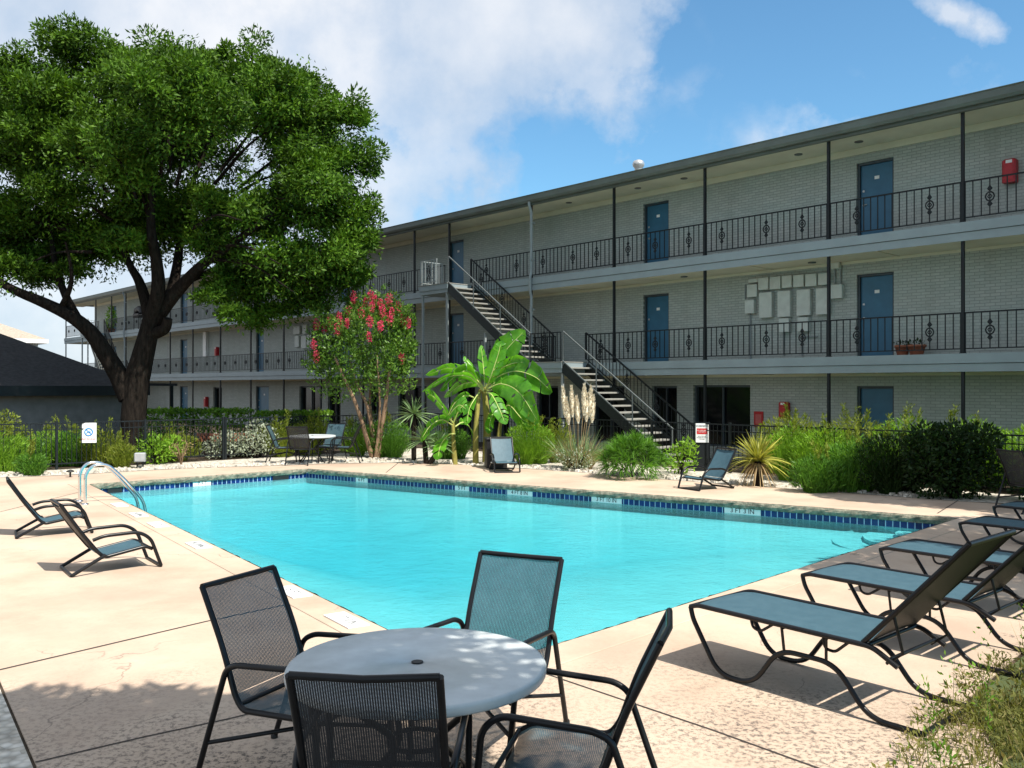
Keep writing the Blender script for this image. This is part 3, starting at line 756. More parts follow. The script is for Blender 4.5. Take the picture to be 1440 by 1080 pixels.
# downspouts
for td in (10.7, 47.5):
    dsp = MB()
    dsp.tube(smooth([(td, OV + .17, 7.98), (td, OV + .17, 7.86), (td, OV + .08, 7.66), (td, OV + .08, 5.72), (td, OV + .13, 5.56), (td, OV + .13, 5.1), (td, OV + .08, 4.95), (td, OV + .08, 2.9), (td, OV + .13, 2.74), (td, OV + .13, 2.3), (td, OV + .08, 2.2), (td, OV + .08, .1)], .06, 3), .048, 8)
    for z_ in (7.3, 6.1, 4.5, 3.2, 1.2): dsp.box(td - .06, td + .06, OV - .03, OV + .14, z_, z_ + .04)
    dsp.build('downspout', M['greymetal'], bd_)
# recessed ceiling lights
for px, py in ((1123, 210), (962, 243), (897, 258), (1208, 192), (800, 285)):
    tt, _ = TZ(px, py, .62); l = MB(); l.lathe([(.1, CE[2] - .018), (.1, CE[2] - .001)], 14, (tt, .62, 0)); l.build('ceiling_light', M['jamb'], bd_)
for px, py in ((1142, 369), (962, 386)):
    tt, _ = TZ(px, py, .62); l = MB(); l.lathe([(.1, CE[1] - .03), (.1, CE[1] - .006)], 14, (tt, .62, 0)); l.build('ceiling_light', M['jamb'], bd_)
# meter boxes (photograph coordinates of each cover on the wall plane)
def mbox(x0, y0, x1, y1, dep=.16):
    t0, z1 = TZ(x1, y0, dep); t1, z0 = TZ(x0, y1, dep)
    m_ = MB(); m_.bbox(min(t0, t1), max(t0, t1), .002, dep, z0, z1, .012)
    m_.build('meter_box', M['meter'], bd_)
for r_ in ((1050, 399, 1064, 418), (1047, 421, 1060, 441), (1066, 389.5, 1080, 408), (1082, 388, 1097, 407), (1099, 386.5, 1113, 405), (1115, 385.5, 1130, 404), (1132, 384, 1148, 403), (1150, 383, 1164.5, 401),
           (1067, 410, 1085, 447), (1093, 408, 1111, 446), (1120, 406, 1139, 444), (1147, 404, 1165, 442.5), (1095, 447, 1109, 467), (1121, 445.5, 1136.5, 466), (1168, 399, 1184, 420), (1168, 368, 1180, 378)):
    mbox(*r_)
for r_ in ((412, 458, 421, 470), (414, 472, 420, 488), (423, 472, 430, 490), (431, 470, 440, 490), (425, 456, 431, 470)): mbox(*r_, .14)
for px, ya, yb in ((1055, 441, 505), (1174, 378, 399), (1182, 370, 400), (1102, 467, 500), (1128, 466, 500), (1048, 400, 421)):
    cd = MB(); t_, za = TZ(px, ya, .04); _, zb = TZ(px, yb, .04); cd.tube([(t_, .035, za), (t_, .035, max(zb, 2.76))], .022, 7); cd.build('conduit', M['greymetal'], bd_)
mbox(1052, 391, 1066, 398, .12)
cd = MB(); t_, z_ = TZ(1130, 474, .04); t2, _ = TZ(1150, 474, .04); cd.tube([(t_, .035, z_), (t2, .035, z_)], .02, 6)
cd.build('conduit', M['greymetal'], bd_)
mb = MB(); t_, z_ = TZ(289, 485, .1); mb.bbox(t_ - .2, t_ + .2, .002, .18, 3.7, 5.1, .01); mb.build('conduit_box', M['white'], bd_)

# ------------------------------------------------------------------ outdoor stairs
def staircase(ta, tb, tc, td, te, label, o0=1.32, wd=1.0):
    """upper landing ta..tb (third floor), flight tb->tc, landing tc..td (second floor), flight td->te"""
    r = empty('staircase', B((ta + te) / 2, o0), label, 'staircase', 'outdoor staircases of the apartment building', THETA)
    cx = (ta + te) / 2; o1 = o0 + wd
    for (a, b, z) in ((tb, ta, FL[2]), (td, tc, FL[1])):
        l = MB(); l.box(a - cx, b - cx, -.05, wd + .06, z - .17, z); l.box(a - cx + .02, b - cx - .02, 0, wd + .03, z - .3, z - .17); lo = l.build('landing', M['fascia'], r)
        l = MB(); l.box(a - cx - .012, b - cx + .012, -.048, wd + .075, z + .002, z + .03); l.build('landing_deck', M['treadmat'], lo)
    def flight(xa, za, xb, zb):
        L = xb - xa; n = 15
        for oo in (0.0, wd):
            s = MB(); s.bar((xa - cx, oo, za - .13), (xb - cx, oo, zb - .13), .05, .30); s.build('stringer', M['stringer'], r)
        for i in range(n):
            x = xa + L * (i + .5) / n; z = za + (zb - za) * (i + .75) / n
            tr = MB(); tr.bbox(x - cx - .135, x - cx + .135, .03, wd - .03, z - .045, z, .01); tr.build('tread', M['treadmat'], r)
        # outer rail: handrail on a few posts; inner rail with balusters
        h = MB()
        P = lambda s, dz, oo: (xa + L * s - cx, oo, za + (zb - za) * s + dz)
        h.bar(P(0, .92, wd), P(1, .92, wd), .035, .035)
        for s in (0.004, .33, .66, .995): h.bar(P(s, -.05, wd + .012), P(s, .92, wd + .012), .028)
        h.bar(P(0, .06, wd + .03), P(1, .06, wd + .03), .03, .03); h.build('handrail', M['handrail'], r)
        h = MB(); h.bar(P(0, .92, 0), P(1, .92, 0), .04, .04); h.bar(P(0, .14, 0), P(1, .14, 0), .03, .02)
        k = 30
        for i in range(k + 1): h.bar(P(i / k, .1, 0), P(i / k, .92, 0), .05 if i in (0, k) else .014)
        hr = h.build('baluster_rail', M['iron'], r)
        for s in (4 / k, 12 / k, 20 / k, 27 / k):
            oo = ORN.copy(); C.objects.link(oo); oo.parent = hr; oo.location = P(s, .54, 0); oo.rotation_euler = (0, 0, 0)
    flight(tb, FL[2], tc, FL[1]); flight(td, FL[1], te, FL[0])
    for x, z, oo in ((ta - .12, FL[2], wd), (tb + .12, FL[2], wd), (tc + .0, FL[1], wd - .03), (td + .08, FL[1], wd - .03), ((tb * .55 + tc * .45), FL[2] * .55 + FL[1] * .45 - .2, wd - .05)):
        p = MB(); p.bar((x - cx, oo - .03, 0), (x - cx, oo - .03, z - .3), .07); p.build('post', M['greymetal'], r)
    railing(min(ta, tb) + .62 - cx, max(ta, tb) - cx - .04, FL[2] + .03, wd + .02, 'landing_railing', r, M['greymetal'], 1)
    railing(0.05, wd - .02, FL[2] + .03, ta - cx - .05, 'landing_railing', r, M['greymetal'], 1, axis='o')
    railing(td - cx + .06, tc - cx - .04, FL[1] + .03, wd + .02, 'landing_railing', r, M['iron'], 1)
    return r
staircase(15.35, 13.75, 9.75, 8.35, 4.35, 'dark steel staircase with pale treads descending behind the pampas grass')
staircase(52.8, 51.4, 48.6, 47.2, 44.4, 'far staircase seen behind the forked trunk of the big tree')

# ------------------------------------------------------------------ things on the building
def cabinet(px, py0, py1, wpx, label):
    t_, z1 = TZ(px, py0, .1); _, z0 = TZ(px, py1, .1); y = W[1] + U[1] * t_; wd = wpx / F * y * .95
    r = empty('extinguisher_cabinet', B(t_, .005, z0), label, 'extinguisher cabinet', 'red extinguisher cabinets on the walls', THETA)
    h = z1 - z0
    m_ = MB(); m_.bbox(-wd / 2, wd / 2, 0, .2, 0, h, .03); m_.build('body', M['red'], r)
    m_ = MB(); m_.box(-wd * .25, wd * .2, .2, .206, h * .82, h * .95); m_.build('label_plate', M['white'], r)
    m_ = MB(); m_.bbox(-wd * .34, wd * .34, .199, .215, h * .1, h * .74, .006); m_.build('door', M['red'], r)
cabinet(1421, 224, 257, 19, 'red extinguisher cabinet on the top balcony beside the last post')
cabinet(1103, 565, 589, 14, 'red extinguisher cabinet on the ground floor wall above the feathery shrubs')
cabinet(305, 488, 501, 6, 'small red extinguisher cabinet on the second floor wall near the tree')
cabinet(290, 558, 572, 7, 'dim red extinguisher cabinet on the shaded ground floor wall above the hedge')
t_, z_ = TZ(1066, 590, .05)
rs = empty('red_notice', B(t_, .004, z_ - .2), 'small red notice board on the wall beside the dark opening', 'notice', None, THETA)
m_ = MB(); m_.bbox(-.14, .14, 0, .03, 0, .42, .005); m_.build('board', M['red'], rs)
m_ = MB(); m_.box(-.09, .09, .03, .034, .08, .34); m_.build('faded_panel', paint('faded_red', (.5, .12, .11), .7), rs)
for px, wpx, lab in ((1273, 15, 'terracotta pot of red blooms on the balcony, beside the door'), (1293, 18, 'wide terracotta planter on the balcony, next to the round pot')):
    t_, _ = TZ(px, 500, .35); rr = .16 if wpx < 16 else .19
    r = empty('flower_pot', B(t_, .5, FL[1] + .001), lab, 'flower pot', 'flower pots on the balcony')
    m_ = MB(); m_.lathe([(rr * .7, 0), (rr, .2), (rr * 1.1, .2), (rr * 1.1, .25), (rr * .95, .25), (rr * .9, .2)], 18); m_.build('pot', M['terracotta'], r)
    l = LB(); l.cloud((0, 0, .28), (rr, rr, .07), 60, .07, .04); l.build('foliage', M['leaf_dark'], r)
t_, _ = TZ(140, 455, 1.0)
r = empty('hanging_plant', B(T(196, .9), .9, 5.56), 'dark barbecue grill standing on the far top balcony behind the trunk', 'grill', None, THETA)
r.name = 'barbecue_grill'
m_ = MB(); m_.bbox(-.45, .45, -.25, .25, .75, 1.0, .03); m_.build('firebox', M['black'], r)
m_ = MB(); m_.tube([(-.45, 0, 1.0), (-.4, 0, 1.22), (0, 0, 1.3), (.4, 0, 1.22), (.45, 0, 1.0)], .2, 8); m_.build('lid', M['black'], r)
for a in (-.4, .4):
    for b_ in (-.2, .2): m_ = MB(); m_.bar((a, b_, 0), (a, b_, .75), .04); m_.build('leg', M['iron'], r)
r = empty('climbing_plant', B(51.0, 1.0, FL[2]), 'green climbing plant on the far balcony beside the far stairs', 'plant')
l = LB(); l.cloud((0, 0, .9), (.3, .3, .9), 500, .14, .07); l.build('foliage', M['leaf_bright'], r)
m_ = MB(); m_.lathe([(.2, 0), (.26, .3), (.28, .3)], 14); m_.build('pot', M['terracotta'], r)

# ------------------------------------------------------------------ low block pool house with a hipped shingle roof
HA = math.atan2(.679, .734)
def hip_house(name, corner, label, cat, L, D, zw, ze, ridge, ov, mw, mr, mf):
    """local x runs along the front towards the right-hand corner at the origin, y runs back"""
    h = empty(name, (*corner, 0), label, cat, None, HA)
    m_ = MB(); m_.box(-L, 0, 0, D, 0, zw); m_.build('wall', mw, h)
    c = [(-L - ov, -ov, ze), (ov, -ov, ze), (ov, D + ov, ze), (-L - ov, D + ov, ze), (-L + D / 2, D / 2, ridge), (-D / 2, D / 2, ridge)]; lo = [(x, y, zw + .001) for x, y, z in c[:4]]
    m_ = MB(); m_.add(c + lo, [(0, 1, 5, 4), (1, 2, 5), (2, 3, 4, 5), (3, 0, 4), (0, 6, 7, 1), (1, 7, 8, 2), (2, 8, 9, 3), (3, 9, 6, 0), (9, 8, 7, 6)]); m_.build('roof', mr, h)
    m_ = MB(); m_.box(-L - ov, ov + .04, -ov - .04, -ov - .003, ze - .28, ze + .02); m_.box(ov + .003, ov + .04, -ov - .003, D + ov, ze - .28, ze + .02); m_.build('fascia', mf, h)
    return h
ph = hip_house('pool_house', (-12.3, 28.3), 'low grey pool house with a dark hipped shingle roof under the big tree', 'building', 20, 12, 1.86, 2.04, 5.25, .45, M['block'], M['shingle'], M['iron'])
m_ = MB(); m_.box(.5, 1.45, -.3, 2.2, 2.06, 2.14); m_.build('porch_roof', M['shingle'], ph)
m_ = MB(); m_.bar((1.3, -.2, 0), (1.3, -.2, 2.06), .09); m_.build('porch_post', M['iron'], ph)
m_ = MB(); m_.bbox(-6.2, -5.2, -.05, -.003, 0, 1.8, .01); m_.build('door', M['doorframe'], ph)
fh = hip_house('far_house', (-33.6, 62.5), 'distant tan roofed house rising behind the dark pool house', 'house', 16, 11, 5.1, 5.35, 8.2, .5, M['white'], M['tanroof'], M['white'])
m_ = MB(); m_.box(-2.4, -1.2, -.03, -.002, 1.2, 2.6); m_.build('window', M['glass'], fh)

# ------------------------------------------------------------------ pool fence and signs
FZ = 1.14
def fence(a, b, label):
    a, b = Vector(a), Vector(b); L = (b - a).length; ang = math.atan2(b.y - a.y, b.x - a.x)
    r = empty('iron_fence', (*a, 0), label, 'fence', 'black iron pool fences', ang)
    f = MB(); f.bar((0, 0, FZ), (L, 0, FZ), .035, .03); f.bar((0, 0, .14), (L, 0, .14), .03, .03); f.bar((0, 0, FZ - .16), (L, 0, FZ - .16), .02, .02)
    k = int(L / .115)
    for i in range(k): f.bar((L * i / k, 0, .1), (L * i / k, 0, FZ), .014)
    f.build('pickets', M['iron'], r)
    k = max(1, round(L / 2.3))
    for i in range(k + 1):
        p = MB(); p.bar((L * i / k, 0, 0), (L * i / k, 0, FZ + .05), .055); p.build('post', M['iron'], r)
FR = (6.07, 19.8)
fp = lambda s: (FR[0] + U[0] * s, FR[1] + U[1] * s)
fence(fp(-9), fp(-1.0), 'iron fence panel run behind the feathery shrubs on the right')
fence(fp(-.95), fp(6), 'iron fence run at the foot of the main staircase')
fence(fp(6.05), (-2.85, 29.4), 'iron fence run behind the banana plant')
fence((-2.85, 29.4), (-8.0, 24.63), 'iron fence run behind the far patio table')
fence((-8.05, 24.58), (-17.5, 15.9), 'iron fence run in front of the grey pool house')
def sign(pos, ang, w_, h_, z, label):
    r = empty('fence_sign', (*pos, z), label, 'sign', None, ang)
    m_ = MB(); m_.bbox(-w_ / 2, w_ / 2, -.02, 0, 0, h_, .008); m_.build('panel', M['white'], r); return r
# facing the pool: local -y towards the camera
x, y = -10.95, 22.0
y = 24.63 + (x + 8.0) * (24.63 - 15.9) / 9.5; k = .9
sx = (125 - CX) / F
s_ = None
for q in np.linspace(0, 1, 400):
    fx, fy = -8.05 - 9.45 * q, 24.58 - 8.68 * q
    if fx / fy < sx: break
g1 = sign((fx + .03, fy - .04), rad(12), .36, .50, .63, 'white no-diving sign with a blue emblem hung on the fence')
m_ = MB(); m_.tube([(0.09 * math.cos(a), -.0215, .27 + .09 * math.sin(a)) for a in np.linspace(0, 2 * math.pi, 25)[:-1]], .014, 6, True); m_.build('emblem_ring', M['blueink'], g1)
m_ = MB(); m_.bar((-.06, -.022, .33), (.06, -.022, .21), .02, .006, (0, 1, 0)); m_.tube([(-.05, -.022, .24), (.0, -.022, .28), (.05, -.022, .27)], .012, 5); m_.build('swimmer', M['blueink'], g1)
text('NO DIVING', .06, (0, -.0215, .09), (rad(90), 0, 0), M['redink'], g1)
text('!', .06, (-.12, -.0215, .43), (rad(90), 0, 0), M['redink'], g1)
for q in np.linspace(-2, 8, 800):
    fx, fy = fp(q)
    if fx / fy < (988 - CX) / F: break
m_ = MB()
g2 = sign((fx - .02, fy - .05), rad(-10), .31, .46, .69, 'white warning sign with a red block hung on the fence by the stairs')
m_ = MB(); m_.box(-.19, .19, .004, .03, -.69, .49); m_.build('backing_post', M['iron'], g2)
text('WARNING', .062, (0, -.0215, .395), (rad(90), 0, 0), M['ink'], g2)
m_ = MB(); m_.box(-.125, .125, -.023, -.02, .20, .34); m_.build('red_block', M['redink'], g2)
text('NO LIFEGUARD\nON DUTY', .036, (0, -.0245, .27), (rad(90), 0, 0), M['white'], g2)
for z_, wd_ in ((.15, .18), (.115, .2), (.08, .15)):
    text('SWIM AT OWN RISK' if z_ > .14 else ('CHILDREN WITH ADULTS' if z_ > .1 else 'POOL RULES'), .022, (0, -.0215, z_), (rad(90), 0, 0), M['ink'], g2)

# ------------------------------------------------------------------ the big shade tree
tp = Vector((-10.75, 25.0, 0))
tr = empty('shade_tree', tp, 'large spreading shade tree with a dark forked trunk by the pool house', 'tree')
YT = 25.0
def tpt(px, py, dy=0.0):                     # photograph point at the tree's own distance, relative to its base
    y = YT + dy; return Vector(((px - CX) / F * y - tp.x, dy, H - (py - Y0) / F * y))
tk = MB()
tk.tube(spline([(-.05, 0, -.1), (0, 0, .4), (.02, 0, 1.2), (.1, 0, 2.1), tpt(196, 520), tpt(206, 480), tpt(214, 445)], 5), [.46, .43, .40, .37, .35, .33, .32, .31, .31, .34, .34, .34, .34, .34, .34, .34, .34, .34, .34, .34, .33, .32, .31, .30, .29, .28, .27, .26, .25, .25, .24][:31], 14)
trunk = tk.build('trunk', M['bark'], tr)
LIMBS = [([(182, 560, 0), (168, 530, 0), (150, 500, -.2), (128, 468, -.4), (100, 445, -.6), (60, 425, -.8), (20, 408, -1), (-30, 380, -1.2)], .34, .10),
         ([(212, 455, 0), (205, 425, .2), (195, 395, .4), (182, 372, .5), (165, 330, .8), (140, 270, 1)], .22, .05),
         ([(214, 450, 0), (222, 410, -.3), (220, 370, -.5), (212, 320, -.8), (215, 250, -1), (230, 160, -1)], .27, .06),
         ([(214, 455, 0), (236, 425, 0), (262, 395, -.3), (290, 368, -.6), (330, 340, -1), (380, 300, -1.2), (420, 240, -1)], .26, .05),
         ([(238, 425, 0), (248, 380, .6), (255, 330, 1), (270, 260, 1.4), (300, 180, 1.6)], .2, .05),
         ([(110, 450, -.5), (92, 415, -.4), (78, 375, -.2), (70, 320, 0), (60, 240, 0)], .15, .04),
         ([(85, 435, -.6), (98, 405, -1), (100, 380, -1.3), (92, 340, -1.6)], .10, .03),
         ([(262, 395, -.3), (300, 380, .4), (350, 360, 1.0), (420, 350, 1.3)], .12, .03),
         ([(215, 470, 0), (232, 462, -.25), (236, 448, -.35)], .2, .14)]
for pts, r0, r1 in LIMBS:
    P = spline([tpt(*p) for p in pts], 5); m_ = MB(); k = len(P)
    m_.tube(P, [(r0 + (r1 - r0) * i / (k - 1)) * .88 for i in range(k)], 9); m_.build('limb', M['bark'], tr)
# crown: lobes read off the photograph, given their own depth
LOBES = [(105, 86, 0, 58), (14, 124, .5, 60), (60, 150, -1.5, 60), (250, 102, .5, 56), (350, 120, .2, 58), (418, 132, .5, 50), (478, 182, 0, 48), (492, 235, 0, 46), (490, 305, .2, 46), (470, 365, -.3, 44), (395, 372, -2.0, 50),
         (412, 410, -1.6, 40), (447, 405, -.8, 42), (340, 310, -2.8, 50), (285, 165, -2.6, 58), (233, 160, -3.0, 66), (155, 215, -2.6, 58), (70, 200, -1.6, 62), (78, 285, -.5, 58), (35, 325, .2, 52), (15, 385, -1, 34), (130, 338, .3, 40),
         (190, 262, -1.0, 46), (405, 168, -1.1, 50), (430, 280, -1.8, 55), (425, 240, -1, 46), (-30, 200, 0, 80), (-40, 320, -.5, 60), (260, 128, -1.8, 56), (175, 128, -1.2, 56), (380, 140, -1.2, 50), (345, 420, -1.2, 30), (370, 445, -1.0, 24), (300, 350, -1.0, 28),
         (200, 130, 2.5, 66), (300, 148, 3, 70), (100, 158, 3, 72), (400, 200, 2.8, 75), (250, 220, 3.5, 90), (120, 240, 3.2, 85), (20, 230, 3, 80), (420, 310, 2.2, 60), (350, 330, 3, 60), (60, 330, 2, 50),
         (50, 372, .5, 34), (110, 352, 1.5, 44), (165, 335, .8, 44), (170, 345, -1.5, 26), (230, 330, 1.5, 50), (285, 345, .8, 40), (330, 372, .5, 34), (95, 385, -.4, 22), (20, 360, 1.5, 46), (200, 300, .3, 48), (280, 290, .5, 46), (360, 400, .8, 38), (310, 400, -.4, 26), (90, 365, .8, 42), (140, 362, 1.2, 38), (190, 350, 1.6, 42), (215, 335, 2, 46), (60, 395, .2, 24), (500, 345, 0, 38), (497, 390, -.2, 28), (300, 420, -.8, 22), (362, 458, -1, 16), (402, 442, -1, 24), (475, 400, -.4, 34), (440, 430, -1.2, 26), (330, 445, -.8, 22)]
lb = LB()
for px, py, dy, r in LOBES:
    c = tpt(px, py, dy); R = r / F * YT
    k = int(4000 * (R / 1.1) ** 2); dy = (.7 if py > 375 else max(dy, -1.1)) if px > 330 else dy; c = tpt(px, py, dy)
    # sub-clumps on the lobe's outer face make the ragged light and dark masses
    for _ in range(18):
        d = nr.normal(size=3); d /= np.linalg.norm(d); d[2] = abs(d[2]) * .8 + d[2] * .2
        cc_ = np.array(c) + d * R * nr.uniform(.45, 1.06); rr = R * nr.uniform(.18, .44)
        lb.cloud(cc_, (rr * nr.uniform(.8, 1.5), rr * 1.1, rr * nr.uniform(.6, 1.1)), int(k / 16), .155, .058, .9, .15, .8)
    lb.cloud(c, (R * .95, R * .95, R * .9), int(k / 10), .155, .058, .9, .1, .8); lb.cloud(c, (R * 1.1, R * 1.1, R * 1.06), int(k / 12), .13, .05, .9, .0, .5)
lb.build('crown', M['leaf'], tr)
tw = MB()
for px, py, dy, r in LOBES[:30]:
    c = tpt(px, py, dy); s0 = tpt(220, 330, 0).lerp(c, .45)
    tw.tube(spline([s0, s0.lerp(c, .5) + Vector((0, 0, .25)), c], 4), [.055, .05, .045, .04, .035, .03, .025, .02, .012], 5)
tw.build('twigs', M['bark'], tr)

# ------------------------------------------------------------------ trees beside and behind the photographer that shade the paving
def shade_tree(name, base, h, lobes, n, label):
    r = empty(name, base, label, 'tree'); b0 = Vector((*base, 0))
    m_ = MB(); m_.tube(spline([(0, 0, -.1), (.05, .1, h * .3), (0, .2, h * .6)], 4), [.32, .3, .28, .26, .24, .22, .2, .18, .17][:9], 10); m_.build('trunk', M['bark'], r)
    l = LB()
    for x, y, z, R, k in lobes:
        m_ = MB(); m_.tube(spline([(0, .15, h * .5), (x * .5 - b0.x * .5, y * .5 - b0.y * .5, h * .5 + (z - h * .5) * .6), (x - b0.x, y - b0.y, z)], 4), [.12, .11, .1, .09, .08, .07, .06, .05, .03][:9], 6); m_.build('limb', M['bark'], r)
        l.cloud((x - b0.x, y - b0.y, z), (R, R, R * .6), int(n * k), .2, .085, .9, .1, .8)
    l.build('crown', M['leaf'], r)
shade_tree('oak_tree', (2.0, -3.2), 4.6, [(1.75, 1.6, 5.5, .85, .17), (1.8, .45, 5.5, 1.15, 1.3), (.3, 2.1, 5.5, .95, 1.0), (1.05, 2.05, 5.5, .9, .85), (-.5, 2.25, 5.5, .8, .7), (2.3, 1.2, 5.4, .9, .2), (.6, .6, 5.3, 1.1, 1.1), (2.9, .3, 5.4, 1.0, .9), (1.5, -1.2, 5.2, 1.5, 1.2)], 2300, 'leafy oak behind the photographer shading the round table')
shade_tree('pecan_tree', (11.8, 8.0), 6.0, [(7.0, 7.0, 5.8, 1.0, .9), (8.1, 6.3, 5.8, 1.3, 1.5), (8.3, 8.2, 5.8, 1.3, 1.5), (9.5, 7.4, 6.0, 1.5, 1.7), (9.7, 9.2, 6.0, 1.4, 1.6), (11.0, 8.6, 6.2, 1.5, 1.6), (10.5, 12.3, 8.0, 1.0, 1.3), (11.3, 11.9, 8.0, 1.2, 1.5), (12.4, 11.2, 8.0, 1.3, 1.5), (12.2, 9.5, 7.2, 1.4, 1.2)], 2300, 'pecan tree beyond the lawn shading the row of loungers')

# ------------------------------------------------------------------ planting
def bush(name, px, py, lobes, m, n, L, Wd, label, group=None, cat='shrub', up=.4, blades=0, bm=None, stems=True, out=.8):
    """lobes: (dx, dy, z, rx, rz) in metres around the base"""
    x, y = G(px, py) if not isinstance(px, tuple) else px
    r = empty(name, (x, y, 0), label, cat, group)
    l = LB()
    for dx, dy, z, rx, rz in lobes: l.cloud((dx, dy, z), (rx, rx, rz), int(n * (rx / .5) ** 2), L, Wd, .8, up, out)
    l.build('foliage', m, r)
    if blades:
        l = LB()
        for dx, dy, z, rx, rz in lobes: l.tuft((dx, dy, max(0, z - rz)), rx * .7, blades, rz * 2.1, .014, .55, .3)
        l.build('sprays', bm or m, r)
    if stems:
        s = MB()
        for dx, dy, z, rx, rz in lobes:
            for k in range(4): a = rng.uniform(0, 6.28); s.tube([(rng.uniform(-.06, .06), rng.uniform(-.06, .06), -.02), (dx * .6, dy * .6, z * .6), (dx + math.cos(a) * rx * .5, dy + math.sin(a) * rx * .5, z + rz * .4)], [.016, .012, .006], 5)
        s.build('stems', M['bark'], r)
    return r
# feathery shrubs along the right-hand fence
def feather(px, py, w_, h_, n, m, label, group='feathery shrubs along the right fence', plume=True):
    x, y = G(px, py); r = empty('feathery_shrub', (x, y, 0), label, 'shrub', group)
    l = LB()
    for k in range(7):
        a = rng.uniform(0, 6.28); q = rng.uniform(.1, .55) * w_
        l.tuft((math.cos(a) * q, math.sin(a) * q * .6, 0), w_ * .22, int(n / 7), h_ * rng.uniform(.8, 1.05), .012, .55, .38)
    a = nr.uniform(0, 6.28, n); q = np.sqrt(nr.uniform(0, 1, n)); z = nr.uniform(.12, 1, n)
    P = np.stack([np.cos(a) * q * w_ * (.75 + .3 * np.sin(z * 3)), np.sin(a) * q * w_ * .6, z * h_ * (1.02 - .25 * q)], 1)
    l.leaves(P, np.stack([np.cos(a) * .7, np.sin(a) * .7, np.full(n, 1.0)], 1) + nr.normal(size=(n, 3)) * .45, .12, .022)
    l.build('foliage', m, r)
    if plume:
        for k in range(4):
            p = LB(); a = rng.uniform(0, 6.28); q = rng.uniform(.1, .6) * w_; c = np.array([math.cos(a) * q, math.sin(a) * q * .5, h_ * .85])
            lean = np.array([rng.uniform(-.25, .25), 0, 1.]); hh = rng.uniform(.2, .45); kk = 44
            tt = nr.uniform(0, 1, kk)[:, None]; p.leaves(c + lean * tt * hh + nr.normal(size=(kk, 3)) * .02, nr.normal(size=(kk, 3)) * .5 + lean, .09, .022)
            p.build('seed_spike', M['leaf_yellow'], r)
    return r
feather(1112, 674, .62, 1.2, 2400, M['leaf_bright'], 'bright feathery shrub right beside the striped rosette plant')
feather(1160, 678, .75, 1.2, 2600, M['leaf_bright'], 'feathery green shrub second from the striped rosette plant')
feather(1205, 690, .70, 1.05, 2400, M['leaf_palm'], 'low feathery shrub in front with its base in shade')
feather(1255, 693, .72, 1.20, 2600, M['leaf_dark'], 'dark upright feathery shrub just left of the clipped dark shrub')
feather(1150, 692, .55, .7, 1500, M['leaf_palm'], 'short dark-green feathery tuft at the deck edge')
xb = [(6.6, 20.9), (7.7, 19.8), (8.5, 18.95), (9.35, 18.0), (10.3, 17.0)]
for (x, y), lab in zip(xb, ('yellow-green bush behind the fence below the red cabinet', 'yellow-green bush behind the fence below the lowest blue door', 'tall wispy bush behind the fence right of the lowest door', 'wispy bush behind the fence over the clipped dark shrub', 'wispy bush behind the fence at the right border of the bed')):
    py = Y0 + H * F / y; px = CX + x / y * F
    feather(px, py, .9, 1.42, 2600, M['leaf_yellow'] if x < 8 else M['leaf_bright'], lab, 'wispy bushes behind the right fence')
bush('clipped_shrub', 1342, 700, [(-.45, 0, .45, .42, .48), (.4, .05, .45, .42, .48), (0, 0, .5, .5, .5), (-.5, .05, 1.02, .36, .34), (.0, .0, 1.08, .42, .33), (.5, .05, 1.02, .38, .34), (0, .3, .7, .6, .6), (-.65, .1, .8, .25, .35), (.68, .1, .8, .25, .35)], M['leaf_dark'], 900, .10, .05, 'large dark leafy shrub clipped into a block near the loungers')
bush('broadleaf_shrub', (9.3, 15.6), 0, [(0, 0, .5, .6, .5), (.5, -.2, .7, .5, .5)], M['leaf_dark'], 600, .10, .05, 'dark shrub behind the empty chair at the right border')
# striped rosette plant
x, y = G(1066, 683); r = empty('striped_yucca', (x, y, 0), 'yellow-striped rosette plant with drooping dry leaves beside the low chair', 'yucca')
l = LB(); n_ = 150
a = nr.uniform(0, 6.28, n_); el = nr.uniform(-.15, 1.4, n_)
D = np.stack([np.cos(a) * np.cos(el), np.sin(a) * np.cos(el), np.sin(el)], 1)
l.blades(np.array([0, 0, .5]) + D * .05, D, nr.uniform(.55, .8, n_), .05, nr.uniform(.05, .3, n_) + .25 * (el < .5), 5); l.build('leaves', M['agave'], r)
l = LB(); n_ = 60; a = nr.uniform(0, 6.28, n_); D = np.stack([np.cos(a), np.sin(a), nr.uniform(-.5, .1, n_)], 1)
l.blades(np.tile([0, 0, .48], (n_, 1)), D, nr.uniform(.35, .6, n_), .035, nr.uniform(.6, 1.1, n_), 5); l.build('dry_skirt', M['dry'], r)
m_ = MB(); m_.tube([(0, 0, -.02), (0, 0, .5)], [.1, .07], 9); m_.build('trunk', M['bark'], r)
# palmetto and small shrub
x, y = G(888, 671); r = empty('fan_palm_shrub', (x, y, 0), 'round dense green palm shrub in front of the staircase', 'palm')
l = LB()
for k in range(105):
    a = rng.uniform(0, 6.28); el = rng.uniform(.05, 1.5); d0 = np.array([math.cos(a) * math.cos(el), math.sin(a) * math.cos(el), math.sin(el)]); Lf = rng.uniform(.45, .72)
    c = np.array([0, 0, .15]) + d0 * Lf
    n_ = 26; f = nr.normal(size=(n_, 3)) * .55 + d0 * .9
    l.blades(np.tile(c, (n_, 1)), f, nr.uniform(.25, .42, n_), .022, .25, 3)
l.build('fronds', M['leaf_palm'], r)
m_ = MB()
for k in range(24):
    a = rng.uniform(0, 6.28); el = rng.uniform(.2, 1.4); m_.tube([(0, 0, 0), (math.cos(a) * math.cos(el) * .6, math.sin(a) * math.cos(el) * .6, .15 + math.sin(el) * .6)], .008, 4)
m_.build('stalks', M['stringer'], r)
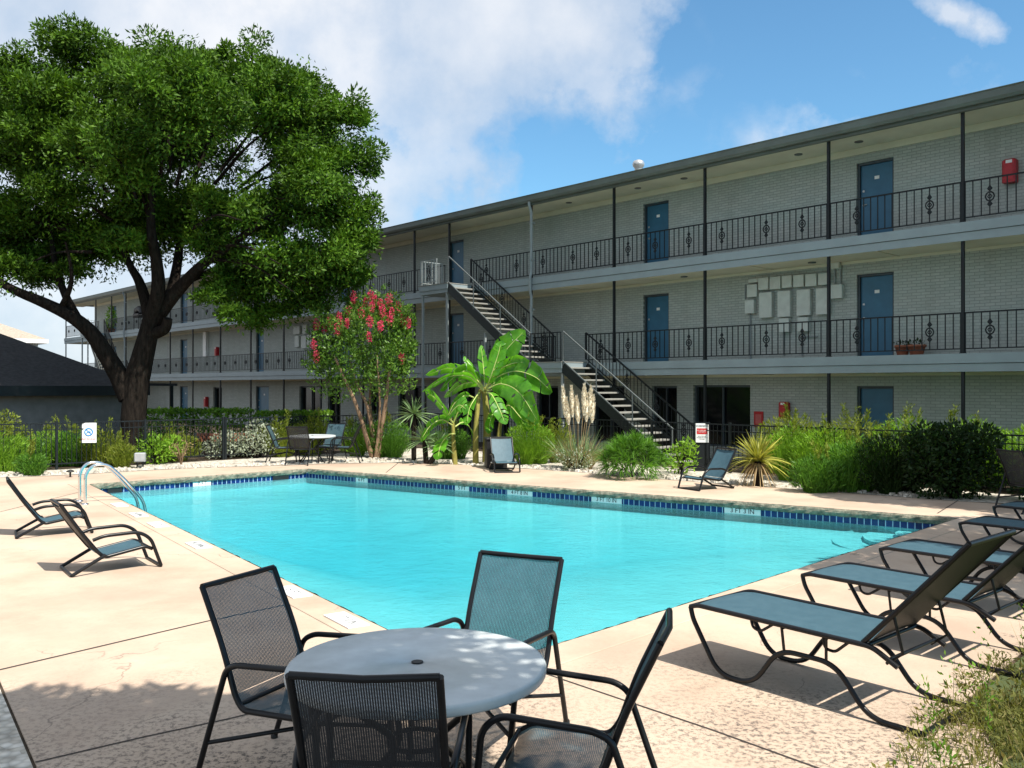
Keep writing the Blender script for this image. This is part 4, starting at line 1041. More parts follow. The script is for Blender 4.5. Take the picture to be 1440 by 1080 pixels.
bush('broadleaf_shrub', 957, 666, [(0, 0, .35, .42, .35), (.15, .1, .6, .25, .25)], M['leaf_bright'], 420, .11, .05, 'small leafy shrub between the palm shrub and the low chair')
# pampas grass
x, y = G(812, 659); r = empty('pampas_grass', (x, y, 0), 'pampas grass clump with tall cream plumes beside the palm shrub', 'grass clump')
l = LB(); l.tuft((0, 0, 0), .32, 700, 1.35, .017, .75, .55, k=5); l.build('blades', M['yucca'], r)
l = LB(); l.tuft((.05, 0, 0), .32, 480, 1.3, .016, .8, .6, k=5); l.build('dry_blades', M['dry'], r)
for (dx, hh, ln) in ((-.30, 1.98, -.22), (-.12, 2.0, -.10), (.16, 2.05, .03), (.3, 2.0, .12), (.36, 1.78, .1), (.02, 1.75, -.16), (-.22, 1.7, -.2), (.22, 1.82, .08)):
    m_ = MB(); m_.tube([(dx * .3, 0, 0), (dx * .75, .0, hh * .55), (dx, 0, hh * .72)], .007, 5)
    l = LB(); k = 420; tt = nr.uniform(0, 1, k); wdt = .052 * np.sin(np.clip(tt * 1.02 + .06, 0, 1) * math.pi) ** .6
    aa = nr.uniform(0, 6.28, k); P = np.stack([dx + ln * tt * .3 + np.cos(aa) * wdt * .7, np.sin(aa) * wdt * .7, hh * .64 + tt * hh * .36], 1)
    l.leaves(P, np.stack([np.cos(aa) * .35 + ln * .3, np.sin(aa) * .35, np.full(k, 1.0)], 1), .1, .02); mc = MB(); mc.tube([(dx + ln * s_ * .3, 0, hh * .64 + s_ * hh * .36) for s_ in np.linspace(0, 1, 9)], [.05 * max(.12, math.sin(min(1, s_ * 1.0 + .06) * math.pi)) ** .6 for s_ in np.linspace(0, 1, 9)], 8); po = mc.build('plume', M['plumecore'], r); l.build('hairs', M['plume'], po)
    m_.build('stalk', M['dry'], po)
bush('broadleaf_shrub', 812, 661, [(-.25, -.15, .25, .28, .25), (.1, -.2, .3, .25, .25)], M['leaf_silver'], 420, .07, .035, 'small grey-green shrub at the foot of the pampas grass')
# wispy shrubs right of banana
feather(745, 652, .65, 1.15, 2200, M['leaf_bright'], 'bright wispy shrub behind the light blue low chair', 'wispy shrubs around the banana plant')
feather(782, 650, .5, 1.0, 1300, M['leaf_yellow'], 'thin wispy shrub between the banana plant and the pampas grass', 'wispy shrubs around the banana plant')
feather(545, 643, .7, 1.15, 2000, M['leaf_palm'], 'wispy shrub between the flowering tree and the yucca', 'wispy shrubs around the banana plant')
feather(500, 641, .5, .95, 1400, M['leaf_bright'], 'wispy shrub behind the right chair of the far table', 'wispy shrubs around the banana plant')
feather(635, 645, .55, .9, 1400, M['leaf_palm'], 'dark wispy shrub at the left foot of the banana plant', 'wispy shrubs around the banana plant')
# yuccas
for px, py, hs, lab in ((582, 648, ((0, 0, 1.28, .62),), 'taller single-headed yucca nearest the flowering tree'), (600, 652, ((-.05, 0, .62, .6), (.35, -.1, .5, .5)), 'low two-headed yucca at the left of the banana plant')):
    x, y = G(px, py); r = empty('yucca_plant', (x, y, 0), lab, 'yucca', 'yuccas left of the banana plant')
    for dx, dy, z, L in hs:
        m_ = MB(); m_.tube(spline([(dx * .2, dy, -.02), (dx * .7, dy, z * .5), (dx, dy, z)], 4), .07, 8); m_.build('trunk', M['bark'], r)
        l = LB(); n_ = 85; a = nr.uniform(0, 6.28, n_); el = nr.uniform(-.5, 1.45, n_); D = np.stack([np.cos(a) * np.cos(el), np.sin(a) * np.cos(el), np.sin(el)], 1)
        l.blades(np.array([dx, dy, z]) + D * .04, D, nr.uniform(.8, 1.1, n_) * L, .045, .22, 4); l.build('leaf_head', M['yucca'], r)
# banana plant
YB_ = 23.6
x, y = (682 - CX) / F * YB_, YB_
bn = empty('banana_plant', (x, y, 0), 'banana plant with broad torn bright green leaves behind the pool', 'banana plant')
def bp(px, py, dy=0): yy_ = YB_ + dy; return Vector(((px - CX) / F * yy_ - x, dy, H - (py - Y0) / F * yy_))
for pts, r0 in (([(684, 650, 0), (685, 600, 0), (683, 570, 0), (680, 545, 0)], .12), ([(669, 652, -.3), (669, 610, -.3), (672, 570, -.2), (675, 548, -.1)], .085), ([(640, 654, -.5), (638, 625, -.5), (637, 595, -.4)], .075), ([(700, 648, .5), (702, 610, .5), (706, 580, .4)], .08)):
    m_ = MB(); P = spline([bp(*p) for p in pts], 5); P[0].z = -.03; m_.tube(P, [r0 * (1 - .45 * i / (len(P) - 1)) for i in range(len(P))], 10); m_.build('stem', M['stem'], bn)
def banana_leaf(pts, wd, side=None, tear=.5):
    P = spline([bp(*p) for p in pts], 7); k = len(P); rib = MB(); rib.tube(P, [.022 * (1 - .8 * i / (k - 1)) for i in range(k)], 6)
    b = MB(); s0 = int(k * .18)
    for sgn in (-1, 1):
        i = s0
        while i < k - 1:
            ln = min(k - 1, i + rng.randint(2, 6)); vs = []; cup = rng.uniform(-.25, .35)
            for q in range(i, ln + 1):
                d = (P[min(q + 1, k - 1)] - P[max(q - 1, 0)]).normalized()
                lat = d.cross(Vector((0, 0, 1)));
                if side: lat = lat * .45 + Vector(side) * .8
                lat = lat.normalized() * sgn; up = lat.cross(d) * sgn
                if up.z < 0: up = -up
                t_ = (q - s0) / (k - 1 - s0); wv = wd * (math.sin(math.pi * min(1, t_ * .93 + .07)) ** .55) * rng.uniform(.93, 1.04)
                gap = 0.0
                if q == i and i > s0: gap = rng.uniform(.01, .06)
                p0 = P[q] + d * gap
                vs += [p0, p0 + lat * wv * .5 + up * wv * (.16 - .1 * cup) + d * .05, p0 + lat * wv + up * wv * (-.05 - .35 * cup) + d * .1]
            m2 = ln - i
            b.add(vs, [(a_ * 3 + c_, a_ * 3 + c_ + 1, a_ * 3 + c_ + 4, a_ * 3 + c_ + 3) for a_ in range(m2) for c_ in range(2)], True)
            i = ln
            if rng.random() < tear * .0: i += 1
    o = b.build('leaf', M['banana'], bn); rib.build('midrib', M['rib'], o)
BL = [([(683, 545, 0), (695, 520, -.1), (712, 492, -.2), (735, 468, -.3)], .34, (.6, .3, -.7)), ([(684, 545, -.1), (700, 522, -.3), (718, 512, -.5), (737, 509, -.6)], .26, (.1, .8, -.5)),
      ([(684, 545, 0), (700, 530, -.2), (725, 522, -.5), (752, 530, -.8), (773, 548, -1)], .34, (.1, .6, -.8)), ([(684, 548, -.2), (705, 540, -.5), (730, 552, -.9), (755, 590, -1.2)], .36, (-.2, .6, -.6)),
      ([(680, 548, 0), (665, 530, .1), (635, 517, .2), (603, 526, .3)], .26, (0, .7, -.7)), ([(680, 548, -.1), (662, 524, -.3), (645, 525, -.5), (622, 546, -.7)], .30, (0, .5, -.8)), ([(680, 550, -.2), (660, 530, -.5), (630, 530, -.7), (598, 548, -.8)], .2, (0, .7, -.6)),
      ([(682, 545, .2), (680, 520, .3), (677, 490, .4)], .14, (.8, .4, 0)), ([(680, 545, .3), (668, 525, .4), (655, 505, .5)], .13, (.8, .3, 0)),
      ([(684, 550, .2), (705, 548, .5), (722, 570, .7), (738, 596, .8)], .3, (.1, .6, -.6)), ([(637, 595, -.4), (628, 580, -.6), (612, 560, -.7), (602, 553, -.8)], .24, (.2, .5, -.8)), ([(637, 596, -.4), (645, 578, -.5), (653, 568, -.5), (628, 585, -.9)][:3], .16, (.5, .5, 0)),
      ([(637, 596, -.4), (632, 585, -.8), (645, 570, -1), (655, 575, -1.1)], .2, (0, .4, -.8)), ([(636, 598, -.5), (622, 590, -.8), (606, 598, -1), (594, 615, -1.1)], .24, (.1, .4, -.8)), ([(674, 552, -.2), (668, 560, -.6), (660, 575, -.8), (657, 592, -.9)], .18, (.6, .3, 0)),
      ([(684, 552, -.2), (692, 556, -.6), (702, 575, -.9), (709, 592, -1)], .2, (.6, .4, .1)), ([(706, 582, .4), (716, 570, .2), (735, 590, -.1), (752, 598, -.3)], .26, (.1, .5, -.8)), ([(640, 610, -.5), (630, 612, -.8), (620, 625, -.9), (616, 642, -1)], .24, (.6, .3, 0)),
      ([(684, 548, .2), (700, 538, .6), (730, 545, .9), (745, 560, 1)], .26, (0, .6, -.6)), ([(683, 548, .3), (672, 538, .6), (650, 540, .8), (628, 556, .9)], .24, (0, .6, -.7)), ([(683, 548, -.2), (690, 530, -.6), (700, 500, -.7), (704, 484, -.7)], .2, (.8, .3, 0)), ([(668, 560, -.3), (655, 556, -.5), (640, 566, -.7), (630, 584, -.8)], .2, (.1, .5, -.7)), ([(706, 580, .3), (722, 575, .3), (745, 582, .2), (764, 604, .1)], .24, (0, .5, -.8)), ([(640, 600, -.4), (652, 594, -.2), (664, 606, .0), (668, 624, .1)], .18, (.2, .5, -.6)), ([(705, 582, .4), (700, 570, .0), (690, 590, -.3), (688, 605, -.4)], .18, (.6, .3, 0))]
for pts, wd_, sd_ in BL: banana_leaf(pts, wd_ * 1.08, sd_)
# crape myrtle
YM = 25.2
x, y = (527 - CX) / F * YM, YM
cm = empty('crape_myrtle', (x, y, 0), 'multi-trunk crape myrtle topped with pink blossom beside the far table', 'tree')
def cp(px, py, dy=0): yy_ = YM + dy; return Vector(((px - CX) / F * yy_ - x, dy, H - (py - Y0) / F * yy_))
for pts, r0 in (([(524, 645, 0), (515, 615, -.1), (508, 590, -.2), (497, 560, -.3), (488, 540, -.3), (470, 500, -.4)], .075), ([(526, 645, .1), (522, 600, .1), (514, 565, 0), (500, 535, 0), (490, 500, 0)], .06), ([(530, 645, 0), (536, 605, 0), (541, 575, 0), (545, 545, -.1), (550, 500, -.2)], .085), ([(527, 645, .2), (524, 600, .3), (520, 560, .4), (525, 510, .5)], .055), ([(528, 644, -.1), (533, 600, -.2), (534, 560, -.4), (530, 500, -.6)], .05)):
    m_ = MB(); P = spline([cp(*p) for p in pts], 5); P[0].z = -.03; m_.tube(P, [r0 * (1 - .6 * i / (len(P) - 1)) for i in range(len(P))], 8); m_.build('trunk', M['myrtlebark'], cm)
l = LB(); fl = LB()
MY = [(462, 530, 0, 30), (480, 500, -.4, 34), (455, 490, .2, 24), (470, 470, -.3, 28), (500, 480, -.7, 32), (510, 520, -.5, 34), (530, 500, .2, 36), (545, 470, -.4, 32), (560, 500, -.2, 26), (565, 475, .1, 22), (520, 455, -.3, 26), (540, 440, 0, 22), (500, 445, .2, 20), (555, 455, .3, 20), (548, 530, -.5, 30), (480, 545, 0, 24), (525, 540, .4, 30), (565, 535, .3, 22), (572, 500, .1, 14), (452, 515, -.2, 18)]
for px, py, dy, r_ in MY:
    R = r_ / F * YM; c = cp(px, py, dy); l.cloud(c, (R, R * 1.1, R), int(230 * (R / .5) ** 2), .11, .05, .5, .7, .5)
    for k in range(8):
        a = rng.uniform(-1.1, 1.1); tip = c + Vector((math.sin(a) * R * 1.35, rng.uniform(-.4, .4), math.cos(a) * R * 1.6)); kk = 62; tt = nr.uniform(0, 1, kk)[:, None]
        b0 = np.array(c.lerp(tip, .2)); e0 = np.array(tip)
        l.leaves(b0 + (e0 - b0) * tt + nr.normal(size=(kk, 3)) * .05, (e0 - b0) / np.linalg.norm(e0 - b0) + nr.normal(size=(kk, 3)) * .8, .11, .042)
l.build('foliage', M['leaf_myrtle'], cm)
for px, py, dy, sz in ((497, 418, 0, 8), (521, 417, 0, 8), (547, 422, -.2, 9), (535, 428, -.3, 7), (560, 432, 0, 8), (445, 457, 0, 8), (477, 448, -.4, 8), (475, 465, -.5, 9), (490, 440, -.2, 8), (508, 440, -.4, 8), (523, 432, -.5, 7), (538, 438, -.5, 9), (520, 452, -.8, 8), (548, 448, -.5, 9), (565, 450, .1, 8), (574, 454, 0, 7), (535, 458, -.9, 7), (519, 474, -.9, 6), (441, 484, -.1, 7), (445, 502, -.2, 8), (464, 452, -.2, 7), (565, 504, -.3, 7), (527, 422, .1, 7), (488, 455, -.6, 6), (541, 442, .2, 8), (514, 425, 0, 6), (551, 440, -.3, 7), (456, 462, .1, 6)):
    R = sz / F * YM; fl.cloud(cp(px, py, dy - .25), (R * .52, R * .52, R * 1.15), 120, .045, .03, .9, .3, .8)
fl.build('blossom', M['flower'], cm)
# clipped hedges behind the fence
def hedge(px0, px1, ytop, Y, dep, label):
    x0, x1 = (px0 - CX) / F * Y, (px1 - CX) / F * Y; z = H - (ytop - Y0) / F * Y
    r = empty('clipped_hedge', ((x0 + x1) / 2, Y, 0), label, 'hedge', 'clipped hedges behind the fence'); w_ = (x1 - x0) / 2
    l = LB(); n_ = int(2600 * w_)
    P = np.stack([nr.uniform(-w_, w_, n_), nr.uniform(-dep, dep, n_), nr.uniform(.1, z - .05, n_)], 1)
    face = nr.integers(0, 3, n_); P[face == 0, 2] = z - .06 + nr.normal(size=(face == 0).sum()) * .035; P[face == 1, 1] = -dep + nr.normal(size=(face == 1).sum()) * .05
    D = nr.normal(size=(n_, 3)) * .7 + np.array([0, -.3, .6]); l.leaves(P, D, .10, .06); l.build('foliage', M['leaf_hedge'], r)
    m_ = MB()
    for k in range(int(w_ * 4)): xx = -w_ + .2 + k * .5; m_.tube([(xx, 0, -.02), (xx + .1, .05, z * .8)], [.02, .01], 5)
    m_.build('stems', M['bark'], r)
hedge(212, 352, 576, 26.8, .5, 'long clipped hedge with a bright flat top beside the big trunk')
hedge(363, 466, 579, 28.4, .6, 'shorter clipped hedge with a bright top behind the far table')
# left bed
feather(28, 660, .6, .85, 1500, M['leaf_palm'], 'wispy green bush at the far left end of the bed', 'wispy bushes in the left bed')
feather(70, 655, .65, .95, 1700, M['leaf_bright'], 'bright wispy bush left of the no-diving sign', 'wispy bushes in the left bed')
feather(45, 668, .35, .5, 700, M['leaf_palm'], 'low dark tuft at the deck edge on the far left', 'wispy bushes in the left bed')
feather(105, 655, .6, .95, 1600, M['leaf_palm'], 'wispy bush directly under the no-diving sign', 'wispy bushes in the left bed')
feather(142, 655, .6, .9, 1500, M['leaf_yellow'], 'yellow-green wispy bush right of the no-diving sign', 'wispy bushes in the left bed')
feather(172, 657, .35, .6, 800, M['leaf_yellow'], 'small yellow grass tuft left of the garden floodlight', 'wispy bushes in the left bed')
feather(250, 648, .6, .75, 1300, M['leaf_yellow'], 'yellow-green tuft behind the bare dry twig plant', 'wispy bushes in the left bed')
feather(0, 664, .7, 1.0, 1500, M['leaf_bright'], 'wispy bush cut by the left border of the picture', 'wispy bushes in the left bed')
feather(390, 642, .6, 1.05, 1600, M['leaf_yellow'], 'rounded yellow-green bush behind the far table', 'wispy bushes in the left bed')
feather(440, 640, .7, 1.1, 1700, M['leaf_yellow'], 'second yellow-green bush behind the far table chairs', 'wispy bushes in the left bed')
bush('broadleaf_shrub', 222, 652, [(0, 0, .35, .5, .35), (.3, .1, .45, .35, .3), (-.2, 0, .5, .3, .3)], M['leaf_bright'], 420, .12, .05, 'bright leafy shrub just right of the garden floodlight')
bush('silver_shrub', 312, 645, [(-.2, 0, .3, .4, .3), (.3, .1, .4, .42, .35), (0, .2, .5, .35, .3)], M['leaf_silver'], 480, .09, .04, 'silvery shrub beside the terracotta edging, left of the pair', 'silver shrubs in the left bed')
bush('silver_shrub', 360, 644, [(-.2, 0, .4, .42, .38), (.25, .1, .5, .42, .4), (0, .2, .75, .35, .35)], M['leaf_silver'], 480, .09, .04, 'taller silvery shrub touching the far left chair', 'silver shrubs in the left bed')
bush('vine_shrub', (-9.9, 24.4), 0, [(0, 0, .5, .5, .5), (.3, 0, .9, .3, .3)], M['leaf_dark'], 420, .10, .05, 'dark leafy shrub behind the fence below the big tree')
bush('vine_shrub', (-13.1, 22.6), 0, [(0, 0, .6, .5, .5), (.1, 0, 1.15, .35, .25)], M['leaf_yellow'], 380, .12, .04, 'yellow-green shrub rising behind the no-diving sign')
bush('vine_shrub', (-6.9, 27.6), 0, [(0, 0, .5, .6, .5), (.7, 0, .6, .5, .5)], M['leaf_dark'], 420, .10, .05, 'dark leafy shrub behind the fence between the two hedges')
bush('vine_shrub', (-4.9, 28.6), 0, [(0, 0, .55, .5, .55), (.4, 0, .8, .4, .4)], M['leaf_dark'], 420, .10, .05, 'dark shrub behind the fence left of the flowering tree')
x, y = G(255, 655); r = empty('dry_twig_plant', (x, y, 0), 'bare dry tan twig plant standing on the white gravel', 'plant')
m_ = MB()
for k in range(16):
    a = rng.uniform(0, 6.28); q = rng.uniform(.1, .35); h_ = rng.uniform(.35, .62); m_.tube([(0, 0, -.01), (math.cos(a) * q * .3, math.sin(a) * q * .3, h_ * .5), (math.cos(a) * q, math.sin(a) * q, h_)], [.012, .008, .004], 5)
m_.build('twigs', M['myrtlebark'], r)
l = LB(); l.cloud((0, 0, .45), (.3, .3, .2), 130, .05, .02); l.build('dry_leaves', M['dry'], r)
# terracotta edging in the left bed
x0, y0 = (284 - CX) / F * 25.6, 25.6
ed = empty('terracotta_edging', (x0 + .5, y0, 0), 'stacked terracotta edging tiles behind the silvery shrubs', 'edging')
m_ = MB()
for row in range(3):
    for k in range(14): m_.lathe([(.05, 0), (.05, .075)], 8, (-.6 + k * .12 + (row % 2) * .06, 0, .44 + row * .085))
m_.build('tiles', M['terracotta'], ed)
m_ = MB(); m_.box(-.75, 1.2, .06, .16, -.02, .68); m_.build('backing', M['block'], ed)
m_ = MB(); m_.box(-.75, 1.2, -.05, .058, -.02, .435); m_.build('plinth', M['bark'], ed)
# small tree crown beyond the tan roof
r = empty('distant_tree', (-60, 78, 0), 'distant tree top beyond the tan roof at the left border', 'tree')
m_ = MB(); m_.tube([(0, 0, -.1), (0, 0, 6)], [.35, .2], 8); m_.build('trunk', M['bark'], r)
l = LB(); l.cloud((0, 0, 6.5), (3.2, 3.2, 2.4), 2600, .4, .2, .8); l.cloud((-2, 0, 7), (2.2, 2.2, 1.6), 1200, .4, .2, .8); l.build('crown', M['leaf_dark'], r)
# weeds at the right-hand edge of the deck
l = LB(); k_ = 0
edge = [(1.55, 3.5), (1.85, 4.4), (2.4, 5.3), (2.98, 5.95), (4.1, 7.0), (5.0, 7.9)]
for i in range(520):
    s_ = rng.random(); q = s_ * (len(edge) - 1); i0 = min(int(q), len(edge) - 2); e0 = Vector(edge[i0]).lerp(Vector(edge[i0 + 1]), q - i0)
    off_ = rng.random() ** .8 * 1.9; p = e0 + Vector((.72, -.68)) * off_
    hh = .12 + .22 * min(1, off_ / .5) * rng.uniform(.6, 1.2)
    l.tuft((p.x, p.y, -.01), .09, 22, hh, .007, .9, .55, k=3)
    l.cloud((p.x, p.y, hh * .45), (.09, .09, hh * .45), 16, .045, .016, 0, .5, .6)
o = l.build('weeds', M['grassy'], None); tag(o, 'rough green and tan weeds at the right-hand edge of the deck', 'weeds', kind='stuff')
l = LB()
for i in range(26):
    s_ = rng.random(); q = s_ * (len(edge) - 1); i0 = min(int(q), len(edge) - 2); e0 = Vector(edge[i0]).lerp(Vector(edge[i0 + 1]), q - i0); p = e0 + Vector((.72, -.68)) * rng.uniform(0, .9)
    l.tuft((p.x, p.y, 0), .03, 3, rng.uniform(.35, .6), .005, .5, .2, k=4)
    l.cloud((p.x, p.y, .22), (.06, .06, .16), 24, .038, .014, 0, .5)
o = l.build('weeds', M['leaf_hedge'], None); o.name = 'leafy_weeds'; tag(o, 'taller leafy green weed shoots by the nearest lounger', 'weeds', kind='stuff')

# ------------------------------------------------------------------ furniture: local +y is where the sitter faces
def sling_surface(prof, w, sag=.015, n=7, cross=0.0):
    """a sheet stretched between two side rails along a (y, z) profile"""
    P = smooth([(0, y, z) for y, z in prof], .12, 6); m_ = MB(); vs = []
    for i, p in enumerate(P):
        d = (P[min(i + 1, len(P) - 1)] - P[max(i - 1, 0)]).normalized(); nn = Vector((0, d.z, -d.y))
        if nn.z > 0 and False: nn = -nn
        for k in range(n):
            s = k / (n - 1) * 2 - 1; q = p - nn * 0; vs.append((s * w / 2, p.y + nn.y * sag * (1 - s * s), p.z + nn.z * sag * (1 - s * s)))
    m_.add(vs, [(i * n + k, i * n + k + 1, (i + 1) * n + k + 1, (i + 1) * n + k) for i in range(len(P) - 1) for k in range(n - 1)], True)
    return m_
def table_chair(loc, rz, label, group):
    r = empty('sling_chair', (*loc, 0), label, 'chair', group, rz)
    w = .538; hw = .275
    back = [(-.446, 1.004), (-.30, .70), (-.215, .47)]; seat = [(-.215, .47), (-.17, .40), (.20, .415), (.27, .37)]
    sling_surface(back, w, .018).build('backrest', M['sling'], r)
    sling_surface(seat, w, .02).build('seat', M['sling'], r)
    for s in (-1, 1):
        m_ = MB(); m_.tube(smooth([(s * hw, -.445, 1.0), (s * hw, -.30, .70), (s * hw, -.215, .46), (s * hw, -.165, .395), (s * hw, .21, .41), (s * hw, .285, .36)], .09, 5), .0155, 10); m_.build('side_frame', M['frame'], r)
        m_ = MB(); m_.tube(smooth([(s * .30, -.46, .0), (s * .305, -.25, .60), (s * .315, -.18, .635), (s * .315, .22, .665), (s * .315, .30, .60), (s * .305, .36, .0)], .09, 6), .0155, 10); m_.build('arm_leg', M['frame'], r)
        for yy_ in (-.46, .36):
            m_ = MB(); m_.lathe([(.021, 0), (.021, .02), (.016, .03)], 10, (s * (.30 if yy_ < 0 else .305), yy_, 0)); m_.build('foot', M['black'], r)
    for (y, z, rr) in ((-.445, 1.0, .0155), (.275, .375, .013), (-.19, .42, .013)):
        m_ = MB(); m_.tube([(-hw, y, z), (0, y - (.018 if z > .9 else 0), z - (.006 if z > .9 else 0)), (hw, y, z)], rr, 8); m_.build('crossbar', M['frame'], r)
    m_ = MB(); m_.tube([(-.303, .33, .2), (0, .12, .28), (0, -.2, .28), (.300, -.39, .2)][:2] + [(.303, -.39, .2)], .012, 8); m_.build('brace', M['frame'], r)
    m_ = MB(); m_.tube([(.303, .33, .2), (0, .10, .29), (-.303, -.39, .2)], .012, 8); m_.build('brace', M['frame'], r)
    return r
def chair_at(mid, fwd):
    f_ = Vector(fwd).normalized(); o = Vector(mid) + f_ * .44; return (o.x, o.y), math.atan2(-f_.x, f_.y)
# round table
def round_table(loc, label, group, R=.62):
    r = empty('patio_table', (*loc, 0), label, 'table', group)
    m_ = MB(); m_.lathe([(R - .03, .672), (R - .004, .676), (R, .685), (R, .712), (R - .006, .722), (R - .02, .725), (.03, .722), (.027, .715)], 72); m_.build('tabletop', M['tabletop'], r)
    m_ = MB(); m_.lathe([(.022, .7225), (.028, .7225), (.028, .728), (.022, .728)], 20); m_.build('umbrella_ring', M['black'], r)
    m_ = MB(); m_.lathe([(.025, .7215), (.001, .7216)], 16); m_.build('umbrella_plug', M['black'], r)
    m_ = MB(); m_.tube([(R * .72 * math.cos(a), R * .72 * math.sin(a), .655) for a in np.linspace(0, 2 * math.pi, 33)[:-1]], .016, 8, True); m_.build('rim_frame', M['frame'], r)
    for k in range(4):
        a = math.pi / 4 + k * math.pi / 2; c_, s_ = math.cos(a), math.sin(a)
        m_ = MB(); m_.tube(smooth([(c_ * R * .72, s_ * R * .72, .655), (c_ * .14, s_ * .14, .40), (c_ * .14, s_ * .14, .30), (c_ * R * .70, s_ * R * .70, .0)], .12, 6), .017, 9); m_.build('leg', M['frame'], r)
    m_ = MB(); m_.tube([(.14 * math.cos(a), .14 * math.sin(a), .35) for a in np.linspace(0, 2 * math.pi, 25)[:-1]], .012, 7, True); m_.build('hub_ring', M['frame'], r)
    return r
tbl = round_table((-.455, 4.24), 'round grey patio table in front with an umbrella hole', 'round patio tables')
GN = 'chairs around the near table'
p_, a_ = chair_at((-.535, 3.20), (.04, 1)); ch = table_chair(p_, a_, 'sling chair seen squarely from behind nearest the camera', GN)
p_, a_ = chair_at((-1.50, 4.87), (.9, -.44)); dup(ch, p_, a_, 'sling chair at the left of the near table with joint line showing through')
p_, a_ = chair_at((.05, 5.46), (-.42, -.9)); dup(ch, p_, a_, 'sling chair on the pool side of the near table facing the camera')
p_, a_ = chair_at((.665, 3.86), (-.97, .24)); dup(ch, p_, a_, 'sling chair seen in profile at the right of the near table')
# far table set
x, y = G(437, 651); FT = (x, y + .2); dup(tbl, FT, .3, 'distant round table among chairs beyond the pool', 'round patio tables')
GF = 'chairs around the far table'
p_, a_ = chair_at((FT[0] - 1.16, FT[1] - .15), (1, .1)); dup(ch, p_, a_, 'far table chair in profile at its left side', GF)
p_, a_ = chair_at((FT[0] - .18, FT[1] - 1.0), (.12, 1)); dup(ch, p_, a_, 'far table chair turned with its back to the pool', GF)
p_, a_ = chair_at((FT[0] + .45, FT[1] + 1.05), (-.35, -1)); dup(ch, p_, a_, 'far table chair behind the table facing the pool', GF)
p_, a_ = chair_at((FT[0] + 1.28, FT[1] + .1), (-1, -.05)); dup(ch, p_, a_, 'far table chair in profile at its right side', GF)
p_, a_ = chair_at((8.12, 14.4), (.97, .2)); dup(ch, p_, a_, 'upright sling chair at the right border behind the loungers', 'chairs apart from the tables')
# low sand chairs
def sand_chair(loc, rz, label, group):
    r = empty('low_lounge_chair', (*loc, 0), label, 'lounge chair', group, rz); w = .555; hw = .285
    sling_surface([(-.56, .80), (-.36, .50), (-.17, .25)], w, .02).build('backrest', M['lounge_sling'], r)
    sling_surface([(-.17, .25), (-.10, .19), (.34, .27), (.41, .235)], w, .025).build('seat', M['lounge_sling'], r)
    for s in (-1, 1):
        m_ = MB(); m_.tube(smooth([(s * hw, -.57, .83), (s * hw, -.36, .50), (s * hw, -.17, .24), (s * hw, -.10, .185), (s * hw, .35, .265), (s * hw, .43, .225)], .09, 5), .021, 9); m_.build('side_frame', M['frame'], r)
        m_ = MB(); m_.tube(smooth([(s * .32, -.24, .40), (s * .325, -.12, .44), (s * .325, .26, .45), (s * .325, .40, .36), (s * .32, .52, .018)], .1, 6), .021, 9); m_.build('armrest', M['frame'], r)
        m_ = MB(); m_.tube(smooth([(s * .32, -.10, .215), (s * .32, -.46, .018)], .1, 6), .021, 9); m_.build('leg', M['frame'], r)
    for y, z, rr in ((-.57, .83, .018), (.42, .23, .015), (-.46, .018, .018), (.52, .018, .018)):
        m_ = MB(); m_.tube([(-(hw if z > .1 else .32), y, z), ((hw if z > .1 else .32), y, z)], rr, 8); m_.build('crossbar', M['frame'], r)
    return r
def facing(f_): return math.atan2(-f_[0], f_[1])
GS = 'low lounge chairs around the pool'
x, y = G(150, 808); sc_ = sand_chair((-4.55, 9.95), facing((.80, .6)), 'low lounge chair on the left deck whose dark back is turned to us', GS); sc_.scale = (.94, .94, .94)
dup(sc_, (-6.42, 12.3), facing((.85, .5)), 'low lounge chair cut off by the left border of the picture')
x, y = G(993, 688); dup(sc_, (x + .05, y + .15), facing((-.85, -.52)), 'low lounge chair between the warning sign and the pool')
x, y = G(709, 664); dup(sc_, (x, y + .3), facing((.16, -1)), 'low lounge chair with a pale blue sling facing us by the black bin')
bx, by = G(690, 659); r = empty('bin', (bx + .12, by + .35, 0), 'black square bin beside the pale blue low chair', 'bin', None, rad(8)); r.name = 'square_bin'
m_ = MB(); m_.bbox(-.26, .26, -.26, .26, 0, .70, .02); m_.build('body', M['black'], r)
m_ = MB(); m_.bbox(-.28, .28, -.28, .28, .702, .76, .02); m_.build('lid', M['black'], r)
